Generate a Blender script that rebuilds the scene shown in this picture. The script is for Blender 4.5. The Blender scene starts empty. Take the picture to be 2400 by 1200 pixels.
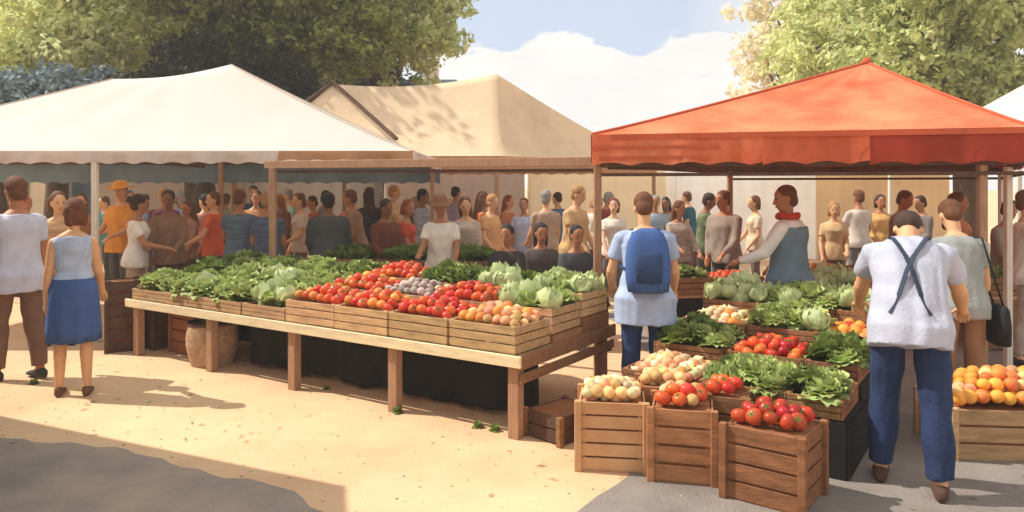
import bpy, math, random
import numpy as np
from mathutils import Vector, Matrix

random.seed(11); rng = np.random.default_rng(11)
S = bpy.context.scene; COL = S.collection
R = math.radians; PI = math.pi

# ------------------------------------------------------------------ camera, world, sun, exposure
CAM_H, F, HZ = 1.8, 1750.0, 440.0
cam_d = bpy.data.cameras.new("camera"); cam = bpy.data.objects.new("camera", cam_d); COL.objects.link(cam)
cam.location = (0, 0, CAM_H); cam.rotation_euler = (R(90), 0, 0)
cam_d.sensor_width = 36; cam_d.lens = 36*F/2400; cam_d.shift_y = -(600-HZ)/2400
cam_d.clip_end = 900; cam_d.clip_start = .05
S.camera = cam
SUN_EL, SUN_TO = 47, Vector((-.93, .20, 0)).normalized()
w = bpy.data.worlds.new("World"); S.world = w; w.use_nodes = True
nt = w.node_tree; nt.nodes.clear(); N = nt.nodes.new; L = nt.links.new
out = N("ShaderNodeOutputWorld"); bg = N("ShaderNodeBackground"); sky = N("ShaderNodeTexSky")
sky.sky_type = 'NISHITA'; sky.sun_disc = False; sky.sun_elevation = R(SUN_EL)
sky.sun_rotation = math.atan2(SUN_TO.x, SUN_TO.y); sky.air_density = 1.0; sky.dust_density = 2.0
tc = N("ShaderNodeTexCoord"); sep = N("ShaderNodeSeparateXYZ"); L(tc.outputs["Generated"], sep.inputs[0])
mp = N("ShaderNodeMapping"); mp.inputs["Scale"].default_value = (1, 1, 2.2); L(tc.outputs["Generated"], mp.inputs[0])
no = N("ShaderNodeTexNoise"); no.inputs["Scale"].default_value = 5.5; no.inputs["Detail"].default_value = 5; no.inputs["Roughness"].default_value = .55
mp.inputs["Location"].default_value = (.62, .1, .3)
L(mp.outputs[0], no.inputs["Vector"])
m1 = N("ShaderNodeMath"); m1.operation = 'MULTIPLY_ADD'; L(no.outputs[0], m1.inputs[0]); m1.inputs[1].default_value = -.26; L(sep.outputs[2], m1.inputs[2])
mr = N("ShaderNodeMapRange"); mr.interpolation_type = 'SMOOTHSTEP'; L(m1.outputs[0], mr.inputs[0])
mr.inputs[1].default_value = .052; mr.inputs[2].default_value = .064; mr.inputs[3].default_value = 1; mr.inputs[4].default_value = 0
mx = N("ShaderNodeMix"); mx.data_type = 'RGBA'; 
xr = N("ShaderNodeMapRange"); L(sep.outputs[0], xr.inputs[0]); xr.inputs[1].default_value = .22; xr.inputs[2].default_value = .34; xr.inputs[3].default_value = 0; xr.inputs[4].default_value = 1
zr = N("ShaderNodeMapRange"); L(sep.outputs[2], zr.inputs[0]); zr.inputs[1].default_value = .28; zr.inputs[2].default_value = .40; zr.inputs[3].default_value = 0; zr.inputs[4].default_value = .75
ma = N("ShaderNodeMath"); ma.operation = 'MAXIMUM'; L(mr.outputs[0], ma.inputs[0]); L(xr.outputs[0], ma.inputs[1])
mb = N("ShaderNodeMath"); mb.operation = 'MAXIMUM'; L(ma.outputs[0], mb.inputs[0]); L(zr.outputs[0], mb.inputs[1]); L(mb.outputs[0], mx.inputs[0])
pale = N("ShaderNodeMix"); pale.data_type = 'RGBA'; pale.inputs[0].default_value = .62
L(sky.outputs[0], pale.inputs[6]); pale.inputs[7].default_value = (4.6, 5.2, 6.4, 1)
L(pale.outputs[2], mx.inputs[6]); mx.inputs[7].default_value = (5.1, 5.05, 4.85, 1)
no2 = N("ShaderNodeTexNoise"); no2.inputs["Scale"].default_value = 9; no2.inputs["Detail"].default_value = 6; L(mp.outputs[0], no2.inputs["Vector"])
cl = N("ShaderNodeMix"); cl.data_type = 'RGBA'; c2r = N("ShaderNodeMapRange"); L(no2.outputs[0], c2r.inputs[0]); c2r.inputs[1].default_value = .38; c2r.inputs[2].default_value = .66; L(c2r.outputs[0], cl.inputs[0])
cl.inputs[6].default_value = (6.0, 5.95, 5.8, 1); cl.inputs[7].default_value = (6.5, 6.4, 6.2, 1); L(cl.outputs[2], mx.inputs[7])
L(mx.outputs[2], bg.inputs[0]); bg.inputs[1].default_value = .13; L(bg.outputs[0], out.inputs[0])
sd = bpy.data.lights.new("sun", 'SUN'); sd.energy = 4.3; sd.angle = R(.6); sd.color = (1, .94, .84)
sun = bpy.data.objects.new("sun", sd); COL.objects.link(sun)
to_sun = Vector((SUN_TO.x*math.cos(R(SUN_EL)), SUN_TO.y*math.cos(R(SUN_EL)), math.sin(R(SUN_EL))))
sun.rotation_euler = to_sun.to_track_quat('Z', 'Y').to_euler(); sun.location = (-10, 5, 20)
S.view_settings.view_transform = 'Standard'; S.view_settings.look = 'None'
S.view_settings.exposure = .36; S.view_settings.gamma = 1; S.view_settings.use_curve_mapping = False
S.cycles.max_bounces = 6

# ------------------------------------------------------------------ helpers
def lin(c):
    return tuple(((v/255)/12.92 if v/255 <= .04045 else ((v/255+.055)/1.055)**2.4) for v in c)
def G(px, py, z=0):            # a spot at height z, from where it is seen in the photograph
    d = (CAM_H-z)*F/(py-HZ); return Vector(((px-1200)*d/F, d, z))
def D(px, d, z=0): return Vector(((px-1200)*d/F, d, z))

_m = {}
def mat(name, c, rough=.8, var=.18, scale=6., bump=.0, bscale=40., trans=0., rnd=0., isl=0., stretch=None, metal=0., dark=None, c2=None):
    if name in _m: return _m[name]
    m = bpy.data.materials.new(name); m.use_nodes = True; nt = m.node_tree; n = nt.nodes; l = nt.links.new
    p = n["Principled BSDF"]; p.inputs["Roughness"].default_value = rough; p.inputs["Metallic"].default_value = metal
    p.inputs["Specular IOR Level"].default_value = .3
    c = lin(c)
    tcn = n.new("ShaderNodeTexCoord"); mpn = n.new("ShaderNodeMapping"); l(tcn.outputs["Object"], mpn.inputs[0])
    if stretch: mpn.inputs["Scale"].default_value = stretch
    nz = n.new("ShaderNodeTexNoise"); nz.inputs["Scale"].default_value = scale; nz.inputs["Detail"].default_value = 5; nz.inputs["Roughness"].default_value = .65
    l(mpn.outputs[0], nz.inputs["Vector"])
    r = n.new("ShaderNodeValToRGB"); l(nz.outputs[0], r.inputs[0])
    r.color_ramp.elements[0].position = .32; r.color_ramp.elements[1].position = .68
    a = tuple(v*(1-var) for v in c); b = tuple(min(1, v*(1+var)) for v in c)
    if c2: b = lin(c2)
    r.color_ramp.elements[0].color = (*a, 1); r.color_ramp.elements[1].color = (*b, 1)
    src = r.outputs[0]
    if rnd or isl:
        hs = n.new("ShaderNodeHueSaturation"); l(src, hs.inputs["Color"])
        if rnd:
            oi = n.new("ShaderNodeObjectInfo"); o_ = oi.outputs["Random"]; amt = rnd
        else:
            oi = n.new("ShaderNodeNewGeometry"); o_ = oi.outputs["Random Per Island"]; amt = isl
        mh = n.new("ShaderNodeMapRange"); l(o_, mh.inputs[0]); mh.inputs[3].default_value = .5-.035*amt; mh.inputs[4].default_value = .5+.035*amt
        l(mh.outputs[0], hs.inputs["Hue"])
        ml = n.new("ShaderNodeMath"); ml.operation = 'MULTIPLY'; l(o_, ml.inputs[0]); ml.inputs[1].default_value = 7.31
        fr = n.new("ShaderNodeMath"); fr.operation = 'FRACT'; l(ml.outputs[0], fr.inputs[0])
        mv = n.new("ShaderNodeMapRange"); l(fr.outputs[0], mv.inputs[0]); mv.inputs[3].default_value = 1-.5*amt; mv.inputs[4].default_value = 1+.45*amt
        l(mv.outputs[0], hs.inputs["Value"]); src = hs.outputs[0]
    l(src, p.inputs["Base Color"])
    if bump:
        nb = n.new("ShaderNodeTexNoise"); nb.inputs["Scale"].default_value = bscale; nb.inputs["Detail"].default_value = 4
        l(mpn.outputs[0], nb.inputs["Vector"])
        bp = n.new("ShaderNodeBump"); bp.inputs["Strength"].default_value = bump; bp.inputs["Distance"].default_value = .02
        l(nb.outputs[0], bp.inputs["Height"]); l(bp.outputs[0], p.inputs["Normal"])
    if trans:
        tr = n.new("ShaderNodeBsdfTranslucent"); l(src, tr.inputs[0]); ms = n.new("ShaderNodeMixShader"); ms.inputs[0].default_value = trans
        l(p.outputs[0], ms.inputs[1]); l(tr.outputs[0], ms.inputs[2]); l(ms.outputs[0], n["Material Output"].inputs[0])
    _m[name] = m; return m

def link(name, me, m, parent=None, smooth=False):
    o = bpy.data.objects.new(name, me); COL.objects.link(o)
    if m is not None:
        for q in (m if isinstance(m, (list, tuple)) else [m]): me.materials.append(q)
    if smooth: me.shade_smooth()
    if parent: o.parent = parent
    return o

class MB:
    def __init__(s): s.v = []; s.f = []; s.mi = []
    def add(s, vs, fs, mi=0):
        k = len(s.v); s.v += [tuple(v) for v in vs]; s.f += [tuple(i+k for i in f) for f in fs]; s.mi += [mi]*len(fs); return s
    def box(s, c, h, rot=None, mi=0, bev=0.):
        """box with half sizes h; chamfered along its long edges when bev"""
        hx, hy, hz = h; c = Vector(c)
        if bev:
            bev = min(bev, hx*.6, hy*.6, hz*.6); vs = []; idx = {}
            for sx in (-1, 1):
                for sy in (-1, 1):
                    for sz in (-1, 1):
                        for ax in range(3):
                            p = Vector((sx*(hx-bev), sy*(hy-bev), sz*(hz-bev)))
                            p[ax] = (sx*hx, sy*hy, sz*hz)[ax]
                            idx[(sx, sy, sz, ax)] = len(vs); vs.append(p)
            fs = []
            for ax in range(3):
                o1, o2 = [q for q in range(3) if q != ax]
                for sg in (-1, 1):
                    loop = []
                    for a, b in ((-1, -1), (1, -1), (1, 1), (-1, 1)):
                        t = [0, 0, 0]; t[ax] = sg; t[o1] = a; t[o2] = b; loop.append(idx[(*t, ax)])
                    fs.append(loop)
            for ax in range(3):
                o1, o2 = [q for q in range(3) if q != ax]
                for a in (-1, 1):
                    for b in (-1, 1):
                        t0 = [0, 0, 0]; t1 = [0, 0, 0]; t0[ax] = -1; t1[ax] = 1
                        for t in (t0, t1): t[o1] = a; t[o2] = b
                        fs.append([idx[(*t0, o1)], idx[(*t1, o1)], idx[(*t1, o2)], idx[(*t0, o2)]])
            for sx in (-1, 1):
                for sy in (-1, 1):
                    for sz in (-1, 1): fs.append([idx[(sx, sy, sz, a)] for a in range(3)])
        else:
            vs = [Vector((a*hx, b*hy, d*hz)) for a in (-1, 1) for b in (-1, 1) for d in (-1, 1)]
            fs = [(0, 1, 3, 2), (4, 6, 7, 5), (0, 4, 5, 1), (2, 3, 7, 6), (0, 2, 6, 4), (1, 5, 7, 3)]
        if rot is not None: vs = [rot @ v for v in vs]
        return s.add([v+c for v in vs], fs, mi)
    def beam(s, p0, p1, w_, h_, mi=0, bev=.004):
        p0 = Vector(p0); p1 = Vector(p1); d = p1-p0; q = d.to_track_quat('X', 'Z').to_matrix()
        return s.box((p0+p1)/2, (d.length/2, w_/2, h_/2), q, mi, bev)
    def tube(s, pts, rad, n=10, mi=0, sx=1.):
        pts = [Vector(p) for p in pts]; rings = []
        prev = None
        for i, p in enumerate(pts):
            t = (pts[min(i+1, len(pts)-1)]-pts[max(i-1, 0)]).normalized()
            a = Vector((1, 0, 0)) if prev is None and abs(t.x) < .9 else (Vector((0, 1, 0)) if prev is None else prev)
            a = (a-t*a.dot(t)).normalized(); prev = a; b = t.cross(a)
            r = rad[i] if isinstance(rad, (list, tuple)) else rad
            rings.append([p+a*math.cos(2*PI*k/n)*r*sx+b*math.sin(2*PI*k/n)*r for k in range(n)])
        return s.rings(rings, mi)
    def rings(s, rings, mi=0, cap=True):
        n = len(rings[0]); vs = [v for r in rings for v in r]
        fs = [(i*n+k, i*n+(k+1) % n, (i+1)*n+(k+1) % n, (i+1)*n+k) for i in range(len(rings)-1) for k in range(n)]
        if cap: fs += [tuple(range(n))[::-1], tuple((len(rings)-1)*n+k for k in range(n))]
        return s.add(vs, fs, mi)
    def cap(s, p0, p1, r0, r1, n=12, mi=0, sx=1.):
        p0 = Vector(p0); p1 = Vector(p1); t = (p1-p0).normalized(); pts = []; rr = []
        for a in (85, 55, 28, 0): pts.append(p0-t*r0*math.sin(R(a))); rr.append(max(r0*math.cos(R(a)), .0005))
        for a in (0, 28, 55, 85): pts.append(p1+t*r1*math.sin(R(a))); rr.append(max(r1*math.cos(R(a)), .0005))
        return s.tube(pts, rr, n, mi, sx)
    def ell(s, c, r, rot=None, n=14, m=9, mi=0):
        c = Vector(c); rings = []
        for j in range(m):
            a = -PI/2+PI*(j+.15)/(m-.7); ring = []
            for k in range(n):
                v = Vector((math.cos(a)*math.cos(2*PI*k/n)*r[0], math.cos(a)*math.sin(2*PI*k/n)*r[1], math.sin(a)*r[2]))
                ring.append((rot @ v if rot is not None else v)+c)
            rings.append(ring)
        return s.rings(rings, mi)
    def build(s, name, m, parent=None, smooth=False):
        me = bpy.data.meshes.new(name); me.from_pydata([tuple(v) for v in s.v], [], s.f); 
        if any(s.mi): me.polygons.foreach_set("material_index", s.mi)
        me.update(); return link(name, me, m, parent, smooth)

def npmesh(name, V, Fq, m, parent=None, smooth=False):
    me = bpy.data.meshes.new(name); V = np.asarray(V, dtype=np.float32); Fq = np.asarray(Fq, dtype=np.int32)
    me.vertices.add(len(V)); me.vertices.foreach_set("co", V.ravel()); k = Fq.shape[1]
    me.loops.add(Fq.size); me.loops.foreach_set("vertex_index", Fq.ravel())
    me.polygons.add(len(Fq)); me.polygons.foreach_set("loop_start", np.arange(0, Fq.size, k, dtype=np.int32))
    me.update(calc_edges=True); me.validate(); return link(name, me, m, parent, smooth)

def tag(o, label=None, cat=None, group=None, kind=None):
    if label: o["label"] = label
    if cat: o["category"] = cat
    if group: o["group"] = group
    if kind: o["kind"] = kind
    return o
def thing(name, label, cat, loc=(0, 0, 0), rz=0., group=None):
    o = bpy.data.objects.new(name, None); COL.objects.link(o); o.location = loc; o.rotation_euler = (0, 0, rz)
    o.empty_display_size = .1; return tag(o, label, cat, group)
def copy_tree(o, parent=None):
    c = o.copy(); COL.objects.link(c)
    if parent: c.parent = parent
    for ch in o.children: copy_tree(ch, c)
    return c

# ------------------------------------------------------------------ materials
M_sand = mat("sand", (212, 168, 130), .95, .08, .45, .3, 50, c2=(228, 194, 152))
M_shade_grey = mat("grey_shade_patch", (134, 124, 116), .9, .22, 1.6, .4, 45)
M_wood = mat("pale_wood", (190, 150, 108), .75, .28, 5, .25, 30, stretch=(1, 7, 7), rnd=.35)
M_wood2 = mat("brown_wood", (150, 104, 70), .75, .3, 5, .25, 30, stretch=(1, 6, 6), rnd=.4)
M_board = mat("cream_board", (226, 206, 166), .7, .16, 4, .2, 25, stretch=(1, 8, 8))
M_post = mat("post_wood", (168, 128, 98), .8, .22, 6, .2, 30, stretch=(8, 8, 1))
M_postw = mat("post_white", (222, 208, 190), .6, .1, 6, .1, 30, stretch=(8, 8, 1))
M_dkwood = mat("dark_wood", (92, 66, 52), .85, .3, 6, .2, 30)
M_card = mat("cardboard", (204, 150, 104), .85, .16, 3, .1, 60, c2=(208, 168, 124))
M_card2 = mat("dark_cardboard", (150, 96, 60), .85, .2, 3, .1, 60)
M_black = mat("black_shade_sheet", (30, 28, 29), .9, .3, 5, .2, 30)
M_white = mat("white_canvas", (230, 222, 212), .85, .06, .8, .45, 2.6, trans=.28)
M_tan = mat("tan_canvas", (238, 212, 176), .85, .14, .9, .45, 2.6, trans=.28)
M_tanval = mat("tan_valance", (196, 146, 106), .85, .16, 2, .15, 10, trans=.2)
M_val = mat("pink_grey_valance", (216, 198, 184), .85, .12, 2.5, .12, 12, trans=.2)
M_slate_shade = mat("slate_shade_cloth", (108, 122, 130), .9, .25, 1.2, .15, 10, trans=.15)
M_red = mat("orange_canvas", (226, 108, 68), .8, .10, 1.6, .7, 2.6, trans=.22, c2=(238, 150, 106))
M_redval = mat("red_stripe_halfshade", (204, 98, 62), .8, .16, 2.5, .12, 12, trans=.18)  # stripe and seam red, also the half-shaded valance panel
M_red_shade = mat("red_canvas_shade", (160, 58, 36), .85, .14, 1.8, .12, 12, trans=.12)  # darker copy of the canopy red, shade put into the colour

# ------------------------------------------------------------------ ground
gb = MB(); gb.add([(-300, -60, 0), (300, -60, 0), (300, 700, 0), (-300, 700, 0)], [(0, 1, 2, 3)])
tag(gb.build("ground", M_sand), kind="structure")
def patch(name, pts, z, m):
    b = MB(); vs = []
    n = len(pts)
    for i in range(n):
        a, c = Vector(pts[i]), Vector(pts[(i+1) % n])
        k = max(1, int((c-a).length/.12))
        for j in range(k):
            p = a.lerp(c, j/k); q = (c-a).normalized(); off = .05*math.sin(p.x*5+p.y*3)+.025*math.sin(p.x*13-p.y*9+1)+random.uniform(-.006, .006)
            vs.append((p.x-q.y*off, p.y+q.x*off, z))
    b.add(vs, [tuple(range(len(vs)))]); return tag(b.build(name, m), kind="structure")
M_shade_sand = mat("shaded_sand", (128, 122, 120), .9, .25, .6, .4, 60, c2=(176, 156, 136))
patch("shade_patch", [(-9, 5.75), (-4.2, 5.6), (-3.0, 5.2), (-2.1, 4.85), (-1.4, 4.5), (-1.05, 4.1), (-.95, 3.2), (-9, 3.2)], .004, M_shade_sand)  # dark ground colour deepening the shadow at lower left
patch("grey_shade_patch", [(.15, 3.2), (.5, 4.35), (.75, 4.9), (1.2, 6.2), (1.5, 8.2), (1.3, 10.5), (3, 14), (12, 14), (12, 3.2)], .004, M_shade_grey)  # grey ground colour laid in place of canopy shade on the right
# dry pebbles and chaff on the sand
pv, pf = [], []
for i in range(2600):
    x = random.uniform(-7, 6); y = 3.4+random.random()**1.6*9; r = random.uniform(.003, .011); k = len(pv)
    h = r*random.uniform(.4, 1); a = random.random()*6
    for j in range(4): pv.append((x+r*math.cos(a+j*PI/2)*random.uniform(.7, 1.6), y+r*math.sin(a+j*PI/2), .001))
    pv.append((x, y, h))
    for j in range(4): pf.append((k+j, k+(j+1) % 4, k+4))
tag(npmesh("gravel", pv, pf, mat("gravel", (168, 142, 112), .9, .3, 3, isl=.8)), "loose small pebbles and chips scattered over the sandy ground", "gravel", kind="stuff")

lv, lf = [], []
for i in range(170):
    if i % 3: q = TOx = (.045-.835*random.uniform(-.4, 5.4)+random.gauss(0, .35), 5.29+.55*random.uniform(-.4, 5.4)+random.gauss(-.1, .4))
    else: q = (random.uniform(-.2, 3.6), random.uniform(3.7, 6))
    x, y = q; a = random.random()*PI; ln = random.uniform(.012, .05); wd_ = random.uniform(.0015, .009); k = len(lv); c, s_ = math.cos(a), math.sin(a)
    lv += [(x-c*ln, y-s_*ln, .006), (x+s_*wd_, y-c*wd_, .010), (x+c*ln, y+s_*ln, .007), (x-s_*wd_, y+c*wd_, .011)]; lf.append((k, k+1, k+2, k+3))
tag(npmesh("litter", lv, lf, mat("litter", (150, 128, 74), .9, .3, 3, isl=1.2)), "scraps of straw and trampled leaves strewn round the stalls", "litter", kind="stuff")

# ------------------------------------------------------------------ market tents
def cloth_roof(corners, ridge, ez, p_front=1.25, p_side=1.6, sag=.05, nu=26, nv=16):
    """corners c0..c3 at eave height ez, ridge ends p1,p2 (may coincide)"""
    c = [Vector((q[0], q[1], ez)) for q in corners]; p1, p2 = Vector(ridge[0]), Vector(ridge[1])
    V, Fc, idx = [], [], {}
    def vid(p):
        k = (round(p.x, 3), round(p.y, 3), round(p.z, 3))
        if k not in idx: idx[k] = len(V); V.append(p)
        return idx[k]
    for e, (a0, a1, r0, r1, pw) in enumerate(((c[0], c[1], p1, p2, p_front), (c[1], c[2], p2, p2, p_side), (c[2], c[3], p2, p1, p_front), (c[3], c[0], p1, p1, p_side))):
        grid = []
        for j in range(nv+1):
            t = j/nv; row = []
            for i in range(nu+1):
                s_ = i/nu; b_ = a0.lerp(a1, s_); tp = r0.lerp(r1, s_)
                p = b_.lerp(tp, t)
                edge = p_front*.5+p_side*.5; w_ = abs(2*s_-1)**4; pe = pw*(1-w_)+edge*w_
                z = ez+(tp.z-ez)*t**pe
                z -= sag*math.sin(PI*s_)*math.sin(PI*t)
                if r0 != r1 and t > .0: z -= (sag*1.2)*math.sin(PI*s_)*t
                wr = .012*math.sin(s_*31+e)*math.sin(PI*s_)*math.sin(PI*min(1, t*1.0))
                row.append(vid(Vector((p.x, p.y, z+wr))))
            grid.append(row)
        for j in range(nv):
            for i in range(nu):
                f = []
                for q in (grid[j][i], grid[j][i+1], grid[j+1][i+1], grid[j+1][i]):
                    if q not in f: f.append(q)
                if len(f) >= 3: Fc.append(f)
    b = MB(); b.add(V, Fc); return b
def valance(p0, p1, z1, z0, scal=.3, amp=.02, out=.012):
    b = MB(); p0 = Vector(p0); p1 = Vector(p1); d = p1-p0; n_ = Vector((d.y, -d.x, 0)).normalized(); Ln = d.length; k = max(8, int(Ln/.05))
    vs, fs = [], []
    for i in range(k+1):
        s_ = i/k; q = p0+d*s_; wv = amp*math.sin(s_*Ln*9)+amp*.6*math.sin(s_*Ln*23+1)
        lo = z0+.03*abs(math.sin(PI*s_*Ln/scal))
        vs += [tuple(q+n_*out)[:2]+(z1,), tuple(q+n_*(out+wv*.5))[:2]+((z1+lo)/2,), tuple(q+n_*(out+wv))[:2]+(lo,)]
    for i in range(k):
        for j in (0, 1): fs.append((i*3+j, (i+1)*3+j, (i+1)*3+j+1, i*3+j+1))
    return b.add(vs, fs)
def post(x, y, z, r, m, parent, name="post"):
    b = MB(); b.box((x, y, z/2), (r, r, z/2), bev=.006); b.box((x, y, .01), (r*2.0, r*2.0, .01)); return b.build(name, m, parent)

# white marquee (left)
ez = 2.23
t = thing("market_tent", "wide white canvas marquee with two roof peaks on the left under the dark tree", "tent")
cA = [(-8.6, 8.7), (-1.15, 8.7), (-1.15, 11.9), (-8.6, 11.9)]
cloth_roof(cA, ((-5.5, 10.3, 3.30), (-3.88, 10.3, 3.50)), ez, 1.1, 1.12, .05, 40, 18).build("canopy", M_white, t, True)
valance((-8.6, 8.7, 0), (-2.72, 8.7, 0), ez, 2.07).build("valance", M_val, t, True)
valance((-2.72, 8.7, 0), (-1.15, 8.7, 0), ez, 2.10).build("valance", M_tanval, t, True)
valance((-1.15, 8.7, 0), (-1.15, 11.9, 0), ez, 2.07).build("valance", M_val, t, True)
valance((-1.15, 11.9, 0), (-8.6, 11.9, 0), ez, 1.86).build("back_valance", M_slate_shade, t, True)["label"] = "rear valance with its shade coloured in as slate blue"  # slate blue carries the shade on the rear cloth
for q, pk_ in ((cA[0], (-5.5, 10.3, 3.30)), (cA[1], (-3.88, 10.3, 3.50)), (cA[2], (-3.88, 10.3, 3.50)), (cA[3], (-5.5, 10.3, 3.30))):
    pts = []
    for k in range(13): v = Vector((q[0], q[1], ez)).lerp(Vector(pk_), k/12); v.z = ez+(pk_[2]-ez)*(k/12)**1.11+.002; pts.append(v)
    b = MB(); b.tube(pts, .009, 6); b.build("seam", M_val, t)
for x, y, m_ in ((-4.87, 8.72, M_postw), (-8.4, 8.8, M_postw), (-1.25, 11.75, M_post), (-4.6, 11.8, M_post), (-8.4, 11.8, M_post)):
    post(x, y, ez-.01, .032, m_, t)
b = MB(); b.beam((-8.5, 8.78, 2.19), (-1.2, 8.78, 2.19), .04, .05); b.beam((-8.5, 11.83, 2.19), (-1.2, 11.83, 2.19), .04, .05); b.beam((-4.87, 8.82, 2.14), (-4.87, 11.8, 2.14), .04, .05); b.beam((-1.3, 8.82, 2.14), (-1.3, 11.8, 2.14), .04, .05)
b.build("frame", M_dkwood, t)

# wooden goal frame over the long table
t = thing("timber_frame", "timber frame with a long brown crossbeam on two posts behind the long produce table", "frame")
for x, y in ((-2.75, 8.58), (.80, 6.98)): post(x, y, 2.03, .035, M_post, t)
b = MB(); b.beam((-2.85, 8.63, 2.065), (.86, 6.94, 2.045), .05, .085); b.build("crossbeam", M_post, t)
b = MB(); b.beam((-2.7, 8.62, 1.985), (.76, 7.02, 1.965), .03, .03); b.build("rail", M_dkwood, t)

# tan tent behind
t = thing("market_tent", "tan canvas tent with a straight ridge behind the white marquee", "tent")
cB = [(-4.6, 12.2), (-.2, 12.2), (2.9, 15.0), (-3.6, 15.8)]
cloth_roof(cB, ((-3.22, 13.4, 3.66), (-.27, 13.4, 3.84)), 2.32, 1.25, 1.15, .10).build("canopy", M_tan, t, True)
for i in range(4):
    p, q = cB[i], cB[(i+1) % 4]; valance((*p, 0), (*q, 0), 2.32, 2.06).build("valance", M_tanval, t, True)
for x, y in cB: post(x+(.05 if x < -1 else -.05), y+.02, 2.31, .035, M_post, t)
b = MB()
b.beam((-3.22, 13.4, 3.70), (-4.4, 12.4, 2.5), .05, .05); b.beam((-3.22, 13.4, 3.70), (-1.9, 12.3, 2.6), .07, .05); b.build("pole", M_dkwood, t)

# orange tent (right)
t = thing("market_tent", "bright orange pyramid canopy on the right, its valance darkened as shade", "tent")
cR = [(.74, 6.9), (4.2, 6.02), (6.35, 9.6), (3.0, 10.5)]; pk = (3.92, 8.25, 3.18); ezr = 2.29
b = cloth_roof(cR, (pk, pk), ezr, 1.06, 1.06, .035); b.build("canopy", M_red, t, True)
pm = Vector(cR[0]).lerp(Vector(cR[1]), .56)
pq = Vector(cR[0]).lerp(Vector(cR[1]), .42); pm = Vector(cR[0]).lerp(Vector(cR[1]), .66)
valance((*cR[0], 0), (*pq, 0), ezr, 2.0, .35).build("valance", M_red, t, True)
valance((*pq, 0), (*pm, 0), ezr, 2.0, .35).build("valance", M_redval, t, True)
valance((*pm, 0), (*cR[1], 0), ezr, 1.99, .35).build("valance", M_red_shade, t, True)["label"] = "right part of the front valance, shade put into its dark red"
valance((*cR[1], 0), (*cR[2], 0), ezr, 1.98, .35).build("valance", M_red_shade, t, True)
valance((*cR[2], 0), (*cR[3], 0), ezr, 2.02, .35).build("valance", M_red_shade, t, True)
valance((*cR[3], 0), (*cR[0], 0), ezr, 2.02, .35).build("valance", M_red_shade, t, True)
b = MB()
c0, c1 = Vector((*cR[0], 0)), Vector((*cR[1], 0)); n_ = Vector((c1.y-c0.y, -(c1.x-c0.x), 0)).normalized()
for zz, hh, a0, a1 in ((2.262, .045, .05, .98), (2.165, .03, .0, .32), (2.07, .03, .02, .3)):
    p, q = c0.lerp(c1, a0), c0.lerp(c1, a1); b.beam(p+n_*.035+Vector((0, 0, zz)), q+n_*.035+Vector((0, 0, zz)), .004, hh, bev=0)
b.build("trim", M_redval, t)
b = MB(); pkv = Vector(pk)
for q in cR:
    pts = [Vector((q[0], q[1], ezr)).lerp(pkv, k/10) for k in range(11)]
    for k in range(11): pts[k].z = ezr+(pkv.z-ezr)*(k/10)**1.06+.006
    b.tube(pts, .014, 6)
b.ell((pk[0], pk[1], pk[2]+.01), (.05, .05, .05)); b.build("seam", M_redval, t)
b = MB()
for i in range(4):
    p, q = Vector((*cR[i], 2.02)), Vector((*cR[(i+1) % 4], 2.02)); cc = Vector((3.6, 8.2, 2.02)); p = p.lerp(cc, .03); q = q.lerp(cc, .03)
    b.beam(p, q, .05, .06)
    p2 = p+Vector((0, 0, -.1)); q2 = q+Vector((0, 0, -.1))
    if i != 3: b.beam(p2, q2, .03, .03)
b.beam(Vector((.9, 6.95, 2.0)), Vector((6.2, 9.5, 2.0)), .05, .06); b.beam(Vector((4, 6.2, 2.0)), Vector((3.1, 10.3, 2.0)), .05, .06)
b.build("frame", M_dkwood, t)
for x, y, m_ in ((3.90, 6.2, M_post), (6.2, 9.45, M_postw), (3.02, 10.35, M_post)): post(x, y, 2.0 if m_ is M_postw else 2.26, .034, m_, t)
b = MB(); b.box((4.75, 7.15, 1.0), (.03, .03, 1.0), bev=.005); b.build("post", M_postw, t)

# white tent at the far right
t = thing("market_tent", "off white tent whose roof rises at the right edge behind the orange canopy", "tent")
cW = [(7.6, 11.2), (12.5, 11.2), (12.5, 15), (7.6, 15)]
cloth_roof(cW, ((9.5, 13.1, 3.9), (10.5, 13.1, 3.9)), 2.5, 1.1, 1.1, .05).build("canopy", M_white, t, True)
for i in range(4): valance((*cW[i], 0), (*cW[(i+1) % 4], 0), 2.5, 2.25).build("valance", M_val, t, True)
for x, y in cW: post(x, y, 2.49, .035, M_postw, t)

# row of pale walled tents across the square
cols = [("cream", (196, 184, 172)), ("white", (212, 204, 198)), ("pinkish beige", (198, 182, 172)), ("ivory", (232, 220, 196)), ("bright white", (242, 240, 234)), ("sand coloured", (220, 198, 166))]
for i, (nm, cc) in enumerate(cols):
    x0 = -10.2+i*3.55; mm = mat("canvas_"+nm.replace(" ", "_"), tuple(min(250, v+14) for v in cc), .85, .07, 1.2, .12, 10, trans=.6)
    y0 = 18.2+(i % 2)*.5
    pl = ["behind the blue skirted woman", "behind the two slate shirted men", "behind the maroon coated shopper", "seen left of the backpacker", "seen bright under the orange canopy", "behind the man with crossed braces"][i]
    t = thing("walled_tent", nm+" tent with closed cloth walls "+pl, "tent", (x0, y0, 0), 0, "walled tents across the square")
    cc4 = [(0, 0), (3.4, 0), (3.4, 3), (0, 3)]
    cloth_roof(cc4, ((1.7, 1.5, 3.3), (1.7, 1.5, 3.3)), 2.35, 1.1, 1.1, .04, 12, 8).build("canopy", mm, t, True)
    for k in (0, 1, 2, 3):
        if k == 2: continue
        valance((*cc4[k], 0), (*cc4[(k+1) % 4], 0), 2.35, .03, 9, .045, 0).build("side_wall", mm, t, True)

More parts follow.
